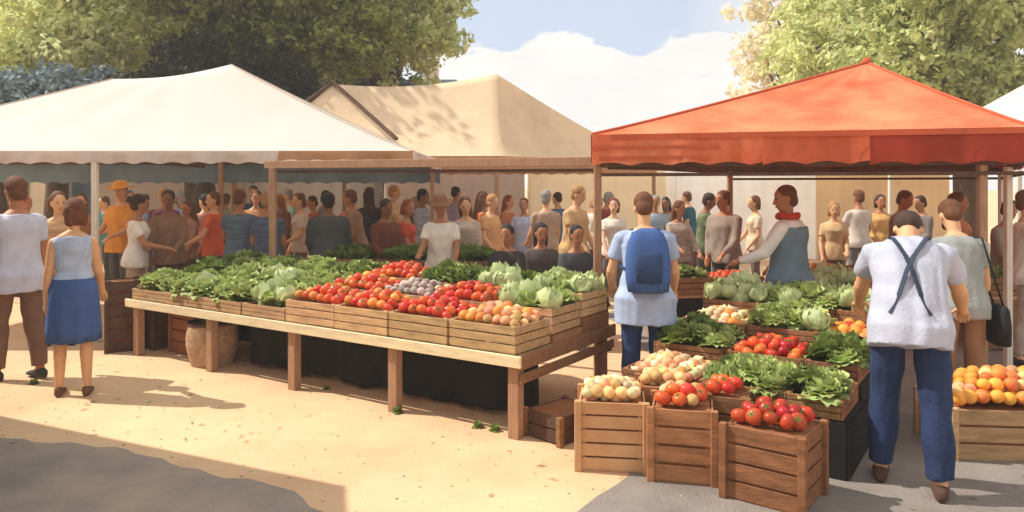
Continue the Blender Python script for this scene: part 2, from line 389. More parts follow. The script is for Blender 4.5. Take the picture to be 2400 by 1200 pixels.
# ------------------------------------------------------------------ houses beyond
M_roof = mat("slate_roof", (112, 124, 134), .8, .2, 2.5, .3, 20); M_wall = mat("cream_render", (226, 210, 184), .9, .08, 1, .1, 20)
M_wall2 = mat("pink_render", (214, 186, 162), .9, .08, 1, .1, 20); M_glass = mat("window_glass", (70, 82, 92), .15, .2, 2); M_shut = mat("shutter", (126, 120, 112), .7, .1, 4)
def house(label, loc, wx, wy, h, rh, mw, rz=0, nw=4):
    t = thing("house", label, "house", loc, rz, None)
    b = MB(); b.box((0, wy/2, h/2), (wx/2, wy/2, h/2)); b.build("wall", mw, t)
    b = MB(); o = .35
    vs = [(-wx/2-o, -o, h-.05), (wx/2+o, -o, h-.05), (wx/2+o, wy+o, h-.05), (-wx/2-o, wy+o, h-.05), (-wx/2+wx*.16, wy/2, h+rh), (wx/2-wx*.16, wy/2, h+rh)]
    b.add(vs, [(0, 1, 5, 4), (1, 2, 5), (2, 3, 4, 5), (3, 0, 4), (3, 2, 1, 0)]); r_ = b.build("roof", M_roof, t)
    b = MB(); b.box((wx*.22, wy/2, h+rh+.1), (.3, .3, .7)); b.box((wx*.22, wy/2, h+rh+.84), (.36, .36, .04)); b.build("chimney", M_wall2, r_)
    for k in range(nw):
        for zz in (1.5, h-1.3):
            x = -wx/2+wx*(k+.5)/nw
            b = MB(); b.box((x, -.03, zz), (.5, .04, .75)); f_ = b.build("window", M_shut, t)
            b = MB(); b.box((x, -.075, zz), (.38, .005, .63)); b.build("pane", M_glass, f_)
house("long house with slate roof at the far left behind the marquee", (-15.5, 25, 0), 9, 7, 4.2, 1.9, M_wall, R(8))
house("grey roofed house seen between the tree and the tan tent", (-5.8, 31, 0), 9.5, 7, 4.6, 2.2, M_wall)
house("low pinkish house far behind the orange canopy", (13, 40, 0), 13, 7, 3.0, 1.2, M_wall2, 0, 5)

# ------------------------------------------------------------------ trees
M_bark = mat("bark", (92, 74, 60), .95, .3, 5, .5, 20, stretch=(3, 3, 1))
def tree(name, label, base, blobs, n, ls, m, trunk_h, trunk_r, limbs=9, group=None, hollow=.35):
    """base x,y; blobs in world coordinates (x,y,z,rx,ry,rz)"""
    t = thing(name, label, "tree", (base[0], base[1], 0), random.random()*.01, group)
    blobs = np.array(blobs, float); blobs[:, 0] -= base[0]; blobs[:, 1] -= base[1]
    b = MB(); top = blobs[:, :3].mean(0)
    fork = Vector((random.uniform(-.1, .1), 0, trunk_h))
    b.tube([(0, 0, 0), (.03, 0, trunk_h*.5), fork, fork.lerp(Vector(top), .5)], [trunk_r*1.35, trunk_r, trunk_r*.8, trunk_r*.45], 10)
    for i in range(limbs):
        q = blobs[i % len(blobs)]; e = Vector(q[:3])+Vector((random.uniform(-.5, .5)*q[3], random.uniform(-.5, .5)*q[4], random.uniform(-.2, .5)*q[5]))
        st = fork.lerp(Vector(top), random.uniform(0, .4)); md = st.lerp(e, .5)+Vector((random.uniform(-.3, .3), random.uniform(-.3, .3), .25))
        b.tube([st, md, e], [trunk_r*.5, trunk_r*.28, trunk_r*.08], 7)
    b.build("trunk", M_bark, t, True)
    vol = blobs[:, 3]*blobs[:, 4]*blobs[:, 5]; pr = vol**.8; pr /= pr.sum()
    # clumps on each blob, leaves round each clump
    nc = max(40, n//38); bi = rng.choice(len(blobs), nc, p=pr); dirs = rng.normal(size=(nc, 3)); dirs /= np.linalg.norm(dirs, axis=1)[:, None]
    rad = (hollow+(1-hollow)*rng.random(nc)**.55)[:, None]*(1+.16*rng.normal(size=(nc, 1)))
    cc = blobs[bi, :3]+dirs*rad*blobs[bi, 3:]
    cr = ls*rng.uniform(2.0, 4.2, nc)
    ci = rng.integers(0, nc, n); ld = rng.normal(size=(n, 3)); ld /= np.linalg.norm(ld, axis=1)[:, None]
    P = cc[ci]+ld*(cr[ci]*rng.random(n)**.45)[:, None]*np.array([1.15, 1.15, .75])
    nr = ld*.6+rng.normal(size=(n, 3))*.7+np.array([0, 0, .5]); nr /= np.linalg.norm(nr, axis=1)[:, None]
    u = np.cross(nr, rng.normal(size=(n, 3))); u /= np.linalg.norm(u, axis=1)[:, None]; v = np.cross(nr, u)
    a = (ls*rng.uniform(.6, 1.25, n))[:, None]; c = a*rng.uniform(.4, .62, n)[:, None]
    V = np.stack([P-u*a, P+v*c-u*a*.1+nr*a*.12, P+u*a, P-v*c-u*a*.1+nr*a*.12], 1).reshape(-1, 3)
    npmesh("crown", V, np.arange(4*n).reshape(-1, 4), m, t)
    return t
M_lf_dark = mat("leaves_dark_green", (142, 148, 78), .6, .3, .7, isl=.7, trans=.4)
M_lf_mid = mat("leaves_mid_green", (206, 212, 148), .6, .2, .8, isl=.6, trans=.5)
M_lf_light = mat("leaves_light_green", (224, 228, 164), .6, .12, .8, isl=.5, trans=.5)
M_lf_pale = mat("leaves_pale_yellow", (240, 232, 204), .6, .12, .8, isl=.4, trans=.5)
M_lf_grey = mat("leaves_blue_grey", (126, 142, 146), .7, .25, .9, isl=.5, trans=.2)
tree("broadleaf_tree", "huge dark green tree spreading above the white marquee", (-6.9, 16.5),
     [(-6.9, 16, 6.2, 1.45, 2.4, 1.9), (-5.2, 16.2, 6.6, 2.4, 2.4, 1.9), (-6.4, 16.5, 4.9, 1.5, 1.8, 1.0), (-3.9, 16.4, 5.3, 1.6, 2, 1.2), (-5.8, 17, 8, 2.2, 2.6, 1.6)], 78000, .085, M_lf_dark, 3.0, .34, 14, hollow=.2)
M_lf_shade = mat("leaves_crown_shade", (40, 38, 32), .7, .3, .9, isl=.5, trans=.1)  # near-black leaves stand for the dark crown shade behind the peaks
tree("shade_foliage", "low blackish foliage added as crown shade behind the two peaks of the white marquee", (-6.2, 14.6), [(-6.9, 14.6, 3.5, .8, 1.0, .6), (-6.1, 14.6, 3.9, .9, 1.0, .75), (-5.2, 14.6, 3.9, .9, .9, .8), (-4.4, 14.6, 3.6, .6, .9, .7), (-5.8, 14.8, 2.9, 1.6, 1, .8)], 30000, .07, M_lf_shade, 1.6, .16, 8, hollow=.1)
tree("broadleaf_tree", "bright yellow green tree left of the huge dark tree", (-11.0, 18),
     [(-9.9, 17.6, 6.9, 1.1, 1.6, 1.5), (-10.6, 17.6, 5.4, 1.2, 1.6, 1.2), (-9.3, 17.6, 5.2, 1.2, 1.4, 1.2), (-11.6, 17.8, 4.5, .9, 1.4, .8)], 30000, .095, M_lf_light, 3.2, .25, 9)
tree("broadleaf_tree", "pale straw coloured tree at the top left corner", (-15.2, 22.5),
     [(-14.6, 21.5, 7.6, 2.2, 2, 2.2), (-13.2, 21.5, 8.8, 1.8, 2, 1.8), (-15.2, 21.5, 5.8, 1.6, 2, 1.5), (-13.4, 21.5, 6.2, 1.5, 1.6, 1.5)], 26000, .12, M_lf_pale, 3.6, .22, 8)
tree("broadleaf_tree", "lighter olive tree between the huge dark tree and open sky", (-3.4, 19),
     [(-3.5, 19, 6.4, 1.9, 2, 1.7), (-2.4, 18.8, 5.7, 1.25, 1.6, 1.0), (-2.3, 19, 6.8, 1.25, 1.6, 1.2), (-4.4, 19, 5.5, 1.4, 1.6, 1.0), (-3, 19.2, 8, 1.6, 2, 1.3)], 26000, .10, M_lf_mid, 3.2, .22, 9)
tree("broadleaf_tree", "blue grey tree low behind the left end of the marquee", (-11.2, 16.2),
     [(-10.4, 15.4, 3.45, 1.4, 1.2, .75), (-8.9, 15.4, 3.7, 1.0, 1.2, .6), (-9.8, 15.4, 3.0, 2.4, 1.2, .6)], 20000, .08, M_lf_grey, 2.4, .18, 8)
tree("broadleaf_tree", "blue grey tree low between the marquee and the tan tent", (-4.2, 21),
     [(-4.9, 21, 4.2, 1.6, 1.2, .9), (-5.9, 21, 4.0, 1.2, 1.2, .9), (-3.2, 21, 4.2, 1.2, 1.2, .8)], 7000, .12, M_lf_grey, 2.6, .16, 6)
tree("broadleaf_tree", "green tree with a dark hollow behind the orange canopy at right", (9.6, 15.8),
     [(9.6, 15.8, 5.2, 1.7, 1.6, 1.5), (8.4, 15.8, 6.3, 1.6, 1.8, 1.4), (11, 16, 6.6, 1.8, 1.8, 1.7), (8.0, 16, 4.6, 1.2, 1.4, 1.0), (10, 16.2, 3.9, 1.6, 1.4, .9)], 36000, .095, M_lf_mid, 3.0, .26, 11, hollow=.3)
tree("broadleaf_tree", "light green tree left of the green tree over the orange canopy", (8.8, 19.5),
     [(8.8, 19.5, 6.5, 1.7, 1.8, 1.8), (8.0, 19.5, 5.3, 1.3, 1.5, 1.3), (9.8, 20, 7.6, 2, 1.8, 1.5)], 19000, .105, M_lf_light, 3.0, .2, 8)
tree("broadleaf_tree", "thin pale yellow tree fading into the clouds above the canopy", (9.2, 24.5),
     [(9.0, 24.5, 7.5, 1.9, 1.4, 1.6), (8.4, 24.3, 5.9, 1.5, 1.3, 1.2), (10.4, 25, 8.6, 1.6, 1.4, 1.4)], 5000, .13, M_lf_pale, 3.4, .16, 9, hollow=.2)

# ------------------------------------------------------------------ crates and tables
def slat_crate(L_, W_, H_, m, nsl=3):
    """parts built in local coordinates, x along the length"""
    parts = []
    for sx, sy in ((0, -1), (0, 1), (-1, 0), (1, 0)):
        b = MB()
        for k in range(nsl):
            z = H_*(k+.5)/nsl+.004
            if sy: b.box((0, sy*(W_/2-.006), z), (L_/2, .006, H_/nsl*.43), bev=.002)
            else: b.box((sx*(L_/2-.007), 0, z), (.006, W_/2-.015, H_/nsl*.43), bev=.002)
        if sy:
            for q in (-1, 1): b.box((q*(L_/2-.03), sy*(W_/2-.024), H_/2+.004), (.014, .012, H_/2), bev=.002)
        parts.append(("side_panel", b))
    b = MB()
    for k in range(5): b.box((0, -W_/2+W_*(k+.5)/5, .006), (L_/2-.014, W_/5*.44, .005))
    parts.append(("floor_panel", b)); return parts
_protos = {}
def crate(key, dims, m, loc, rz, label, tilt=0, group="slatted crates of produce", cat="crate", name="slatted_crate"):
    if key not in _protos:
        t = thing(name, label, cat, (0, 0, 0), 0, group)
        for nm, b in slat_crate(*dims, m): b.build(nm, m, t)
        _protos[key] = t
    else: t = copy_tree(_protos[key])
    t.location = loc; t.rotation_euler = (tilt, 0, rz); t["label"] = label; t["group"] = group; return t

# produce shapes ---------------------------------------------------
M_tom = mat("tomato_skin", (214, 66, 34), .32, .14, 9, rnd=.38, c2=(230, 98, 50)); M_cal = mat("calyx", (86, 112, 44), .7, .2, 20)
M_darktom = mat("dark_tomato_skin", (172, 50, 32), .32, .15, 9, rnd=.4)
M_orange = mat("orange_peel", (228, 146, 62), .45, .1, 12, .2, 200, rnd=.6)
M_peach = mat("peach_skin", (240, 156, 108), .7, .2, 14, rnd=.8, c2=(244, 196, 136))
M_onion = mat("pale_onion_skin", (234, 208, 160), .45, .15, 10, rnd=.9)
M_lett = mat("lettuce_leaf", (178, 192, 118), .55, .2, 12, isl=.5, trans=.25); M_lettd = mat("dark_greens_leaf", (126, 142, 72), .55, .25, 12, isl=.6, trans=.2)
M_cab = mat("cabbage_leaf", (206, 216, 160), .5, .14, 12, isl=.35, trans=.25)
M_mush = mat("mushroom_cap", (178, 160, 148), .8, .2, 12, rnd=.8)
def fruit_mesh(name, r, sq, dim, mats, tip=0., calyx=False):
    b = MB(); rings = []; n, m_ = 14, 9
    for j in range(m_):
        a = -PI/2+PI*(j+.1)/(m_-.8); ring = []
        for k in range(n):
            th = 2*PI*k/n; rr = r*(1+.03*math.cos(5*th)*dim*8)
            z = math.sin(a)*r*sq; x = math.cos(a)*rr
            if a > .9: z -= dim*r*(a-.9)*1.6
            if tip and a > .9: z += tip*r*(a-.9)**1.3*1.6; x *= .8
            ring.append(Vector((x*math.cos(th), x*math.sin(th), z)))
        rings.append(ring)
    b.rings(rings)
    if calyx:
        for k in range(5):
            th = 2*PI*k/5; c, s_ = math.cos(th), math.sin(th); z0 = r*sq*.93
            b.add([(-.12*r*s_, .12*r*c, z0-.05*r), (.12*r*s_, -.12*r*c, z0-.05*r), (.55*r*c, .55*r*s_, z0-.02*r+.0)], [(0, 1, 2)], 1)
        b.tube([(0, 0, z0-.1*r), (.05*r, 0, z0+.22*r)], [.07*r, .05*r], 5, 1)
    me = b.build(name, mats, None, True); d = me.data; bpy.data.objects.remove(me); return d
def leafy_mesh(name, r, nl, m, ball=0., up=.5):
    V, Fq = [], []
    rs = random.Random(hash(name) % 999)
    for i in range(nl):
        th = i*2.399+rs.uniform(-.2, .2); q = (i/nl); el = (1-q)*R(8)+q*R(80)*up+rs.uniform(-.08, .08); Ln = r*(1.05-.35*q)*rs.uniform(.85, 1.1); W_ = Ln*.62
        c, s_ = math.cos(th), math.sin(th); k = len(V)
        for a in range(5):
            ta = a/4; curl = ball*ta*ta*1.2
            rad = Ln*ta*math.cos(el+curl*.8)+.01; z = Ln*ta*math.sin(el+curl)*1.0+.02*q-.25*Ln*ta*ta*(1-q)*(1-ball)
            for e in range(5):
                te = e/2-1; wd = W_*math.sin(PI*min(1, .18+ta*.72))*te; fr = .12*r*math.sin(a*2.7+e*2.1+i)*abs(te)*(.4+ta)
                x = rad-abs(te)**2*.12*r; V.append((c*x-s_*wd, s_*x+c*wd, z+fr+.03*r*te*te))
        for a in range(4):
            for e in range(4): p = k+a*5+e; Fq.append((p, p+1, p+6, p+5))
    if ball:
        b = MB(); b.ell((0, 0, r*.42), (r*.58, r*.58, r*.45), n=12, m=7); kk = len(V); V += [tuple(v) for v in b.v]; Fq += [tuple(i+kk for i in f) for f in b.f if len(f) == 4]
    o = npmesh(name, V, Fq, m, None, True); d = o.data; bpy.data.objects.remove(o); return d
PM = dict(
    tomato=[fruit_mesh("tomato", .048, .82, .12, [M_tom, M_cal], calyx=True)], dark_tomato=[fruit_mesh("dark_tomato", .048, .82, .12, [M_darktom, M_cal], calyx=True)],
    orange=[fruit_mesh("orange", .044, .96, .02, [M_orange])], peach=[fruit_mesh("peach", .041, .93, .1, [M_peach])], onion=[fruit_mesh("onion", .038, .86, 0, [M_onion], tip=.5)],
    mushroom=[fruit_mesh("mushroom", .04, .7, 0, [M_mush])],
    lettuce=[leafy_mesh("lettuce%d" % i, .125, 26, M_lett, up=.8) for i in range(3)],
    greens=[leafy_mesh("greens%d" % i, .13, 24, M_lettd, up=.9) for i in range(2)],
    cabbage=[leafy_mesh("cabbage%d" % i, .12, 16, M_cab, ball=.9) for i in range(2)])
RAD = dict(tomato=.048, dark_tomato=.048, orange=.044, peach=.041, onion=.038, mushroom=.04, lettuce=.1, greens=.1, cabbage=.1)
NICE = dict(tomato="ripe red tomato", dark_tomato="deep red tomato", orange="round orange", peach="blushed peach", onion="pale yellow onion", mushroom="grey brown mushroom", lettuce="green lettuce head", greens="dark leafy greens", cabbage="pale green cabbage")
PLUR = dict(tomato="tomatoes", dark_tomato="deep red tomatoes", orange="oranges", peach="peaches", onion="onions", mushroom="mushrooms", lettuce="lettuces", greens="leafy greens", cabbage="cabbages")
def pile(kinds, origin, ux, uy, L_, W_, z0, mound, where, zslope=0.):
    """kinds: list of (kind, weight); items packed over L_ x W_ round origin (Vector), heaped"""
    k0 = kinds[0][0]; r = RAD[k0]; st = r*1.9; leaf = k0 in ("lettuce", "greens", "cabbage")
    if leaf: st = r*1.45
    cyc = 0
    for ly in range(2):
        ins = (1-ly)*st*.5; sx_ = st; sy_ = st*.87
        nx = max(1, int(round((L_-2*ins-r*.9)/sx_))); ny = max(1, int(round((W_-2*ins-r*.9)/sy_)))
        for j in range(ny):
            for i in range(nx):
                x = (i-(nx-1)/2+(.25 if j % 2 else -.25))*sx_; y = (j-(ny-1)/2)*sy_
                if not leaf: x = max(-L_/2+r*1.05, min(L_/2-r*1.05, x)); y = max(-W_/2+r*1.05, min(W_/2-r*1.05, y))
                e = min(1, max(abs(x)/(L_/2), abs(y)/(W_/2)))
                if ly == 0 and (e > .72 or "tomato" in k0): continue
                x += random.uniform(-.1, .1)*st; y += random.uniform(-.1, .1)*st
                dome = mound*(min(L_, W_)*.24)*math.cos(e*PI/2)**.8
                if leaf: z = z0+dome*1.1-(1-ly)*r*.9+random.uniform(-.01, .02)
                else: z = z0+r*.75+dome+random.uniform(-.15, .2)*r-(1-ly)*r*1.35
                kd = random.choices([q[0] for q in kinds], [q[1] for q in kinds])[0]
                o = bpy.data.objects.new(kd if kd not in ("greens",) else "leafy_greens", random.choice(PM[kd])); COL.objects.link(o)
                p = origin+ux*x+uy*y; o.location = (p.x, p.y, max(z, z0+(0 if leaf else r*.4))+zslope*y)
                if leaf: o.rotation_euler = (random.uniform(-.5, .5), random.uniform(-.5, .5), random.uniform(0, 6.28)); s_ = random.uniform(.95, 1.35)
                else: o.rotation_euler = (random.uniform(-1, 1), random.uniform(-1, 1), random.uniform(0, 6.28)); s_ = random.uniform(.9, 1.14)
                o.scale = (s_, s_, s_)
                tag(o, NICE[kd]+" "+where, dict(tomato="tomato", dark_tomato="tomato", greens="leafy greens").get(kd, kd), PLUR[kd]+" "+where)

# long table on the left ------------------------------------------
TO = Vector((.045, 5.29, 0)); TD = Vector((-.835, .55, 0)).normalized(); TN = Vector((.55, .835, 0)).normalized()
rzT = math.atan2(TD.y, TD.x); TL, TW, TZ = 5.0, 1.5, .60
t = thing("market_table", "long timber market table with cream front edge carrying rows of vegetable crates", "table", TO, rzT)
# local x = TD, local y = -TN  (rotation by rzT maps +y to (-TD.y, TD.x)= -TN)
def ly(d): return -d
b = MB()
for k in range(6): b.box((TL/2, ly(.02+TW*(k+.5)/6), TZ-.016), (TL/2, TW/12-.003, .014), bev=.003)
b.build("table_top", M_wood, t)
b = MB(); b.box((TL/2, ly(-.012), TZ-.035), (TL/2+.03, .012, .042), bev=.004); b.build("front_edge", M_board, t)
b = MB(); b.box((-.014, ly(TW/2+.01), TZ-.045), (.013, TW/2+.03, .05), bev=.004); b.box((-.012, ly(TW/2+.01), TZ-.16), (.012, TW/2, .035), bev=.004); b.build("end_board", M_wood2, t)
for i, (lx, dd) in enumerate([(a, d_) for a in (.06, 1.22, 2.42, 3.62, 4.9) for d_ in (.06, TW-.06)]):
    b = MB(); wl = .045 if dd < .5 else .035; b.box((lx, ly(dd), (TZ-.03)/2), (wl, .04, (TZ-.03)/2), bev=.005); b.build("leg", M_post, t)
b = MB(); v1 = valance((.08, ly(.4), 0), (3.45, ly(.4), 0), TZ-.035, .02, .9, .035, 0); b.add(v1.v, v1.f); v1 = valance((3.5, ly(1.05), 0), (4.95, ly(1.05), 0), TZ-.035, .02, .9, .035, 0); b.add(v1.v, v1.f); b.build("shade_sheet", M_black, t)  # black sheet standing in for the shade under the table
b = MB(); b.box((TL/2, ly(.745), .631), (TL/2-.01, .235, .030)); b.build("step", M_wood2, t)
b = MB(); b.box((TL/2, ly(1.235), .661), (TL/2-.01, .235, .060)); b.build("step", M_wood2, t)
rows = [(.245, .605, "front"), (.745, .665, "middle"), (1.235, .725, "rear")]
ords = ["first", "second", "third", "fourth", "fifth", "sixth", "seventh", "eighth"]
content = {
    0: [[("peach", 5), ("orange", 2)], [("tomato", 1)], [("tomato", 3), ("orange", 3)], [("tomato", 3), ("orange", 2)], [("lettuce", 4), ("cabbage", 1)], [("lettuce", 1)], [("cabbage", 1), ("lettuce", 1)], [("lettuce", 1)]],
    1: [[("cabbage", 2), ("lettuce", 1)], [("tomato", 4), ("dark_tomato", 1)], [("mushroom", 4), ("onion", 1)], [("tomato", 3), ("orange", 1)], [("lettuce", 1)], [("cabbage", 1), ("lettuce", 1)], [("lettuce", 1)], [("lettuce", 1), ("greens", 1)]],
    2: [[("cabbage", 2), ("lettuce", 1)], [("cabbage", 1), ("greens", 1)], [("greens", 1)], [("tomato", 1)], [("greens", 1), ("lettuce", 1)], [("lettuce", 1)], [("greens", 1), ("lettuce", 1)], [("greens", 1), ("lettuce", 2)]]}
for ri, (dd, z, rn) in enumerate(rows):
    for k in range(8):
        s_ = .33+k*.615; p = TO+TD*s_+TN*dd
        kd = content[ri][k]; wh = f"in the {ords[k]} {rn} row crate from the long table's near corner"
        what = " and ".join(PLUR[q[0]] for q in kd[:2])
        hc_ = .20 if k < 4 else .115; crate("c%d" % (k < 4), (.605, .475, hc_), M_wood, (p.x, p.y, z), rzT+random.uniform(-.02, .02), f"{ords[k]} {rn} row crate of {what} from the long table's near corner")
        leaf = kd[0][0] in ("lettuce", "greens", "cabbage")
        pile(kd, Vector((p.x, p.y, 0)), TD, TN, .585, .455, z+hc_-(.07 if leaf else .075), (1.3 if k > 3 else .7) if leaf else 1.25, wh)

# boxes, basket and bucket round the long table
def carton(label, loc, rz, L_, W_, H_, m, flaps=(20, 30, 15, 25), name="cardboard_box", group=None):
    t = thing(name, label, "box", loc, rz, group)
    b = MB(); th = .006
    for sy in (-1, 1): b.box((0, sy*(W_/2-th), H_/2), (L_/2, th, H_/2), bev=.003)
    for sx in (-1, 1): b.box((sx*(L_/2-th), 0, H_/2), (th, W_/2-2*th-.001, H_/2), bev=.003)
    b.box((0, 0, .008), (L_/2-.013, W_/2-.013, .006)); b.build("body", m, t)
    b = MB(); b.box((0, -W_/2-.002, H_*.62), (L_*.16, .0015, .02)); b.build("hand_slot", M_black, t)
    for k, (sx, sy) in enumerate(((0, -1), (0, 1), (-1, 0), (1, 0))):
        if not flaps or flaps[k] is None: continue
        a = R(flaps[k]); ln = .1; b = MB()
        if sy:
            rot = Matrix.Rotation(sy*(-a), 3, 'X'); b.box(Vector((0, sy*(W_/2-th), H_+.002))+rot @ Vector((0, 0, ln/2)), (L_/2-.008, .003, ln/2), rot)
        else:
            rot = Matrix.Rotation(sx*a, 3, 'Y'); b.box(Vector((sx*(L_/2-th), 0, H_+.002))+rot @ Vector((0, 0, ln/2)), (.003, W_/2-.018, ln/2), rot)
        b.build("flap", m, t)
    return t
def plank_crate(label, loc, rz, L_, W_, H_, m, n=4, tilt=0., rim=None):
    t = thing("wooden_crate", label, "crate", loc, rz); t.rotation_euler = (tilt, 0, rz)
    for nm, b in slat_crate(L_, W_, H_, m, n): b.build(nm, m, t)
    for sx in (-1, 1):
        for sy in (-1, 1): b = MB(); b.box((sx*(L_/2+.004), sy*(W_/2+.004), H_/2+.004), (.022, .022, H_/2+.004), bev=.004); b.build("corner_post", rim or m, t)
    b = MB(); b.box((0, 0, H_*.5), (L_/2-.02, W_/2-.02, H_*.48)); b.build("liner", M_card2, t)
    return t
p = G(498, 852); t = thing("wicker_basket", "round brown wicker basket standing under the long table edge", "basket", p)
b = MB(); rings = []
for j in range(15):
    z = j/14*.42; r = .20+.05*math.sin(j/14*PI*.8)+(.006 if j % 2 else 0); rings.append([Vector((r*math.cos(2*PI*k/24)*(1+.012*(-1)**(k+j)), r*math.sin(2*PI*k/24)*(1+.012*(-1)**(k+j)), z)) for k in range(24)])
b.rings(rings, cap=False); M_wick = mat("wicker", (178, 140, 108), .8, .3, 14, .3, 60, c2=(200, 164, 128)); b.build("body", M_wick, t, True)
b = MB(); b.tube([(.235*math.cos(a), .235*math.sin(a), .425) for a in np.linspace(0, 2*PI, 25)], .016, 8); b.build("rim", M_dkwood, t, True)
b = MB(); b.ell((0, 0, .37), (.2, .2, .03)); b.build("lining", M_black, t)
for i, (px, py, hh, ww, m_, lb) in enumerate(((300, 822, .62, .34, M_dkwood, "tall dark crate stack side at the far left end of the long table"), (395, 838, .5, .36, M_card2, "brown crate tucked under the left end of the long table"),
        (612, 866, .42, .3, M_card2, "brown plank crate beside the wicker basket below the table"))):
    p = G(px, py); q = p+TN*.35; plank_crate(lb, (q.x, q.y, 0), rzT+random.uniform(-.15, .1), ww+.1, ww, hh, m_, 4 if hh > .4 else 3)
p = G(258, 830); plank_crate("narrow dark upright crate beside the woman with the blue skirt", (p.x, p.y+.25, 0), .5, .3, .34, .78, M_dkwood, 6)
p = G(1318, 1046); tt = plank_crate("small dark crate with brown corners beside the near table leg", (p.x+.02, p.y+.25, 0), .75, .42, .34, .2, M_dkwood, 2, 0, M_wood2)

# second stall: stepped table and boxes ----------------------------
SO = Vector((1.50, 4.42, 0)); SU = Vector((.56, .83, 0)).normalized(); SV = Vector((-.83, .56, 0)).normalized(); rzS = math.atan2(SU.y, SU.x)
t = thing("stepped_table", "stepped table draped in black cloth between the cardboard boxes and the backpacker", "table", SO, rzS)
steps = [(.42, .36), (.98, .46), (1.54, .56), (2.10, .66)]
for a, z in steps:
    b = MB(); b.box((a+.28, .385, z/2), (.277, .755, z/2-.001), bev=.006); b.build("step", M_black, t)
b = MB(); b.box((1.52, -.38, .17), (1.09, .008, .16)); b.build("skirt", M_black, t)
cont2 = [([("lettuce", 2), ("greens", 1)], [("peach", 3), ("onion", 3)]), ([("dark_tomato", 2), ("tomato", 3), ("orange", 1)], [("lettuce", 1), ("greens", 1)]), ([("cabbage", 1), ("lettuce", 1)], [("orange", 1), ("onion", 2)]),
         ([("cabbage", 2), ("lettuce", 1)], [("cabbage", 1)]), ([("cabbage", 1)], [("lettuce", 1)])]
rn = ["lowest", "second", "third", "top"]
for i, (a, z) in enumerate(steps):
    for k in range(2):
        p = SO+SU*(a+.28)+SV*(.29+.57*k); kd = cont2[i][k]; sd_ = "right" if k == 0 else "left"; wh = f"in the wide {sd_} crate on the {rn[i]} step of the table"
        crate("c2", (.54, .55, .13), M_wood2, (p.x, p.y, z), rzS+random.uniform(-.03, .03), f"wide {sd_} crate of "+" and ".join(PLUR[q[0]] for q in kd[:2])+f" on the stepped table's {rn[i]} step")
        leaf = kd[0][0] in ("lettuce", "greens", "cabbage")
        pile(kd, Vector((p.x, p.y, 0)), SU, SV, .54, .54, z+(.05 if leaf else .03), (1.0 if i else .75) if leaf else 1.0, wh)
for i, (a, z) in enumerate(steps):
    p = SO+SU*(a+.28)+SV*(-.175); kd = [[("lettuce", 1), ("greens", 1)], [("greens", 1), ("lettuce", 1)], [("tomato", 1), ("orange", 2)], [("cabbage", 1)]][i]; wh = f"in the narrow crate on the {rn[i]} step, beside the man in braces"
    crate("c3", (.54, .35, .13), M_wood2, (p.x, p.y, z), rzS, f"narrow crate of "+" and ".join(PLUR[q[0]] for q in kd[:2])+f" on the {rn[i]} step")
    leaf = kd[0][0] in ("lettuce", "greens", "cabbage")
    pile(kd, Vector((p.x, p.y, 0)), SU, SV, .54, .34, z+(.05 if leaf else .03), 1.2, wh)
# boxes in front of it
def filled(label, p, rz, L_, W_, H_, m, kinds, wh, planks=False, n=4, mound=.8, flaps=None):
    if planks: t = plank_crate(label, (p.x, p.y, 0), rz, L_, W_, H_, m, n)
    else: t = carton(label, (p.x, p.y, 0), rz, L_, W_, H_, m, flaps)
    if not planks:
        b = MB(); b.box((0, 0, H_-.08), (L_/2-.016, W_/2-.016, .006)); b.build("tray", m, t)
    ux = Vector((math.cos(rz), math.sin(rz), 0)); uy = Vector((-math.sin(rz), math.cos(rz), 0))
    pile(kinds, Vector((p.x, p.y, 0)), ux, uy, L_-.03, W_-.03, H_-(.07 if not planks else .02)-.01, mound, wh)
M_cratem = mat("warm_crate_wood", (172, 118, 78), .8, .32, 4, .3, 30, stretch=(1, 5, 5)); M_crated = mat("dark_crate_wood", (136, 90, 58), .8, .35, 4, .3, 30, stretch=(1, 5, 5))
filled("light tan plank crate of onions and peaches at the left end of the front boxes", Vector((.66, 4.92, 0)), R(-8), .42, .40, .44, M_card, [("onion", 4), ("peach", 3)], "heaped in the light tan crate left of the front boxes", True, 5, 1.0)
filled("orange brown crate of tomatoes in the middle of the front row of boxes", Vector((1.08, 4.72, 0)), R(-14), .37, .38, .45, M_cratem, [("tomato", 4), ("peach", 1)], "heaped in the middle crate of the front boxes", True, 4, 1.0)
filled("big brown plank crate of deep red tomatoes nearest the camera", Vector((1.53, 4.36, 0)), R(-38), .44, .40, .43, M_crated, [("dark_tomato", 3), ("tomato", 1)], "in the big plank crate nearest the camera", True, 4, .9)
filled("short brown box squeezed behind the light tan crate", Vector((1.06, 5.12, 0)), R(-14), .40, .30, .47, M_cratem, [("peach", 2), ("onion", 1), ("orange", 1)], "in the brown box behind the light tan crate", True, 4, 1.0)
filled("brown crate of tomatoes tucked behind the middle front crate", Vector((1.40, 4.88, 0)), R(-25), .30, .28, .47, M_wood2, [("tomato", 4), ("orange", 1)], "in the crate tucked behind the middle front crate", True, 4, 1.0)
filled("wide pale wooden crate heaped with oranges at the right edge", Vector((3.42, 5.15, 0)), R(-6), .95, .55, .34, M_wood, [("orange", 4), ("peach", 2)], "heaped in the wide crate at the right edge", True, 3, 1.5)

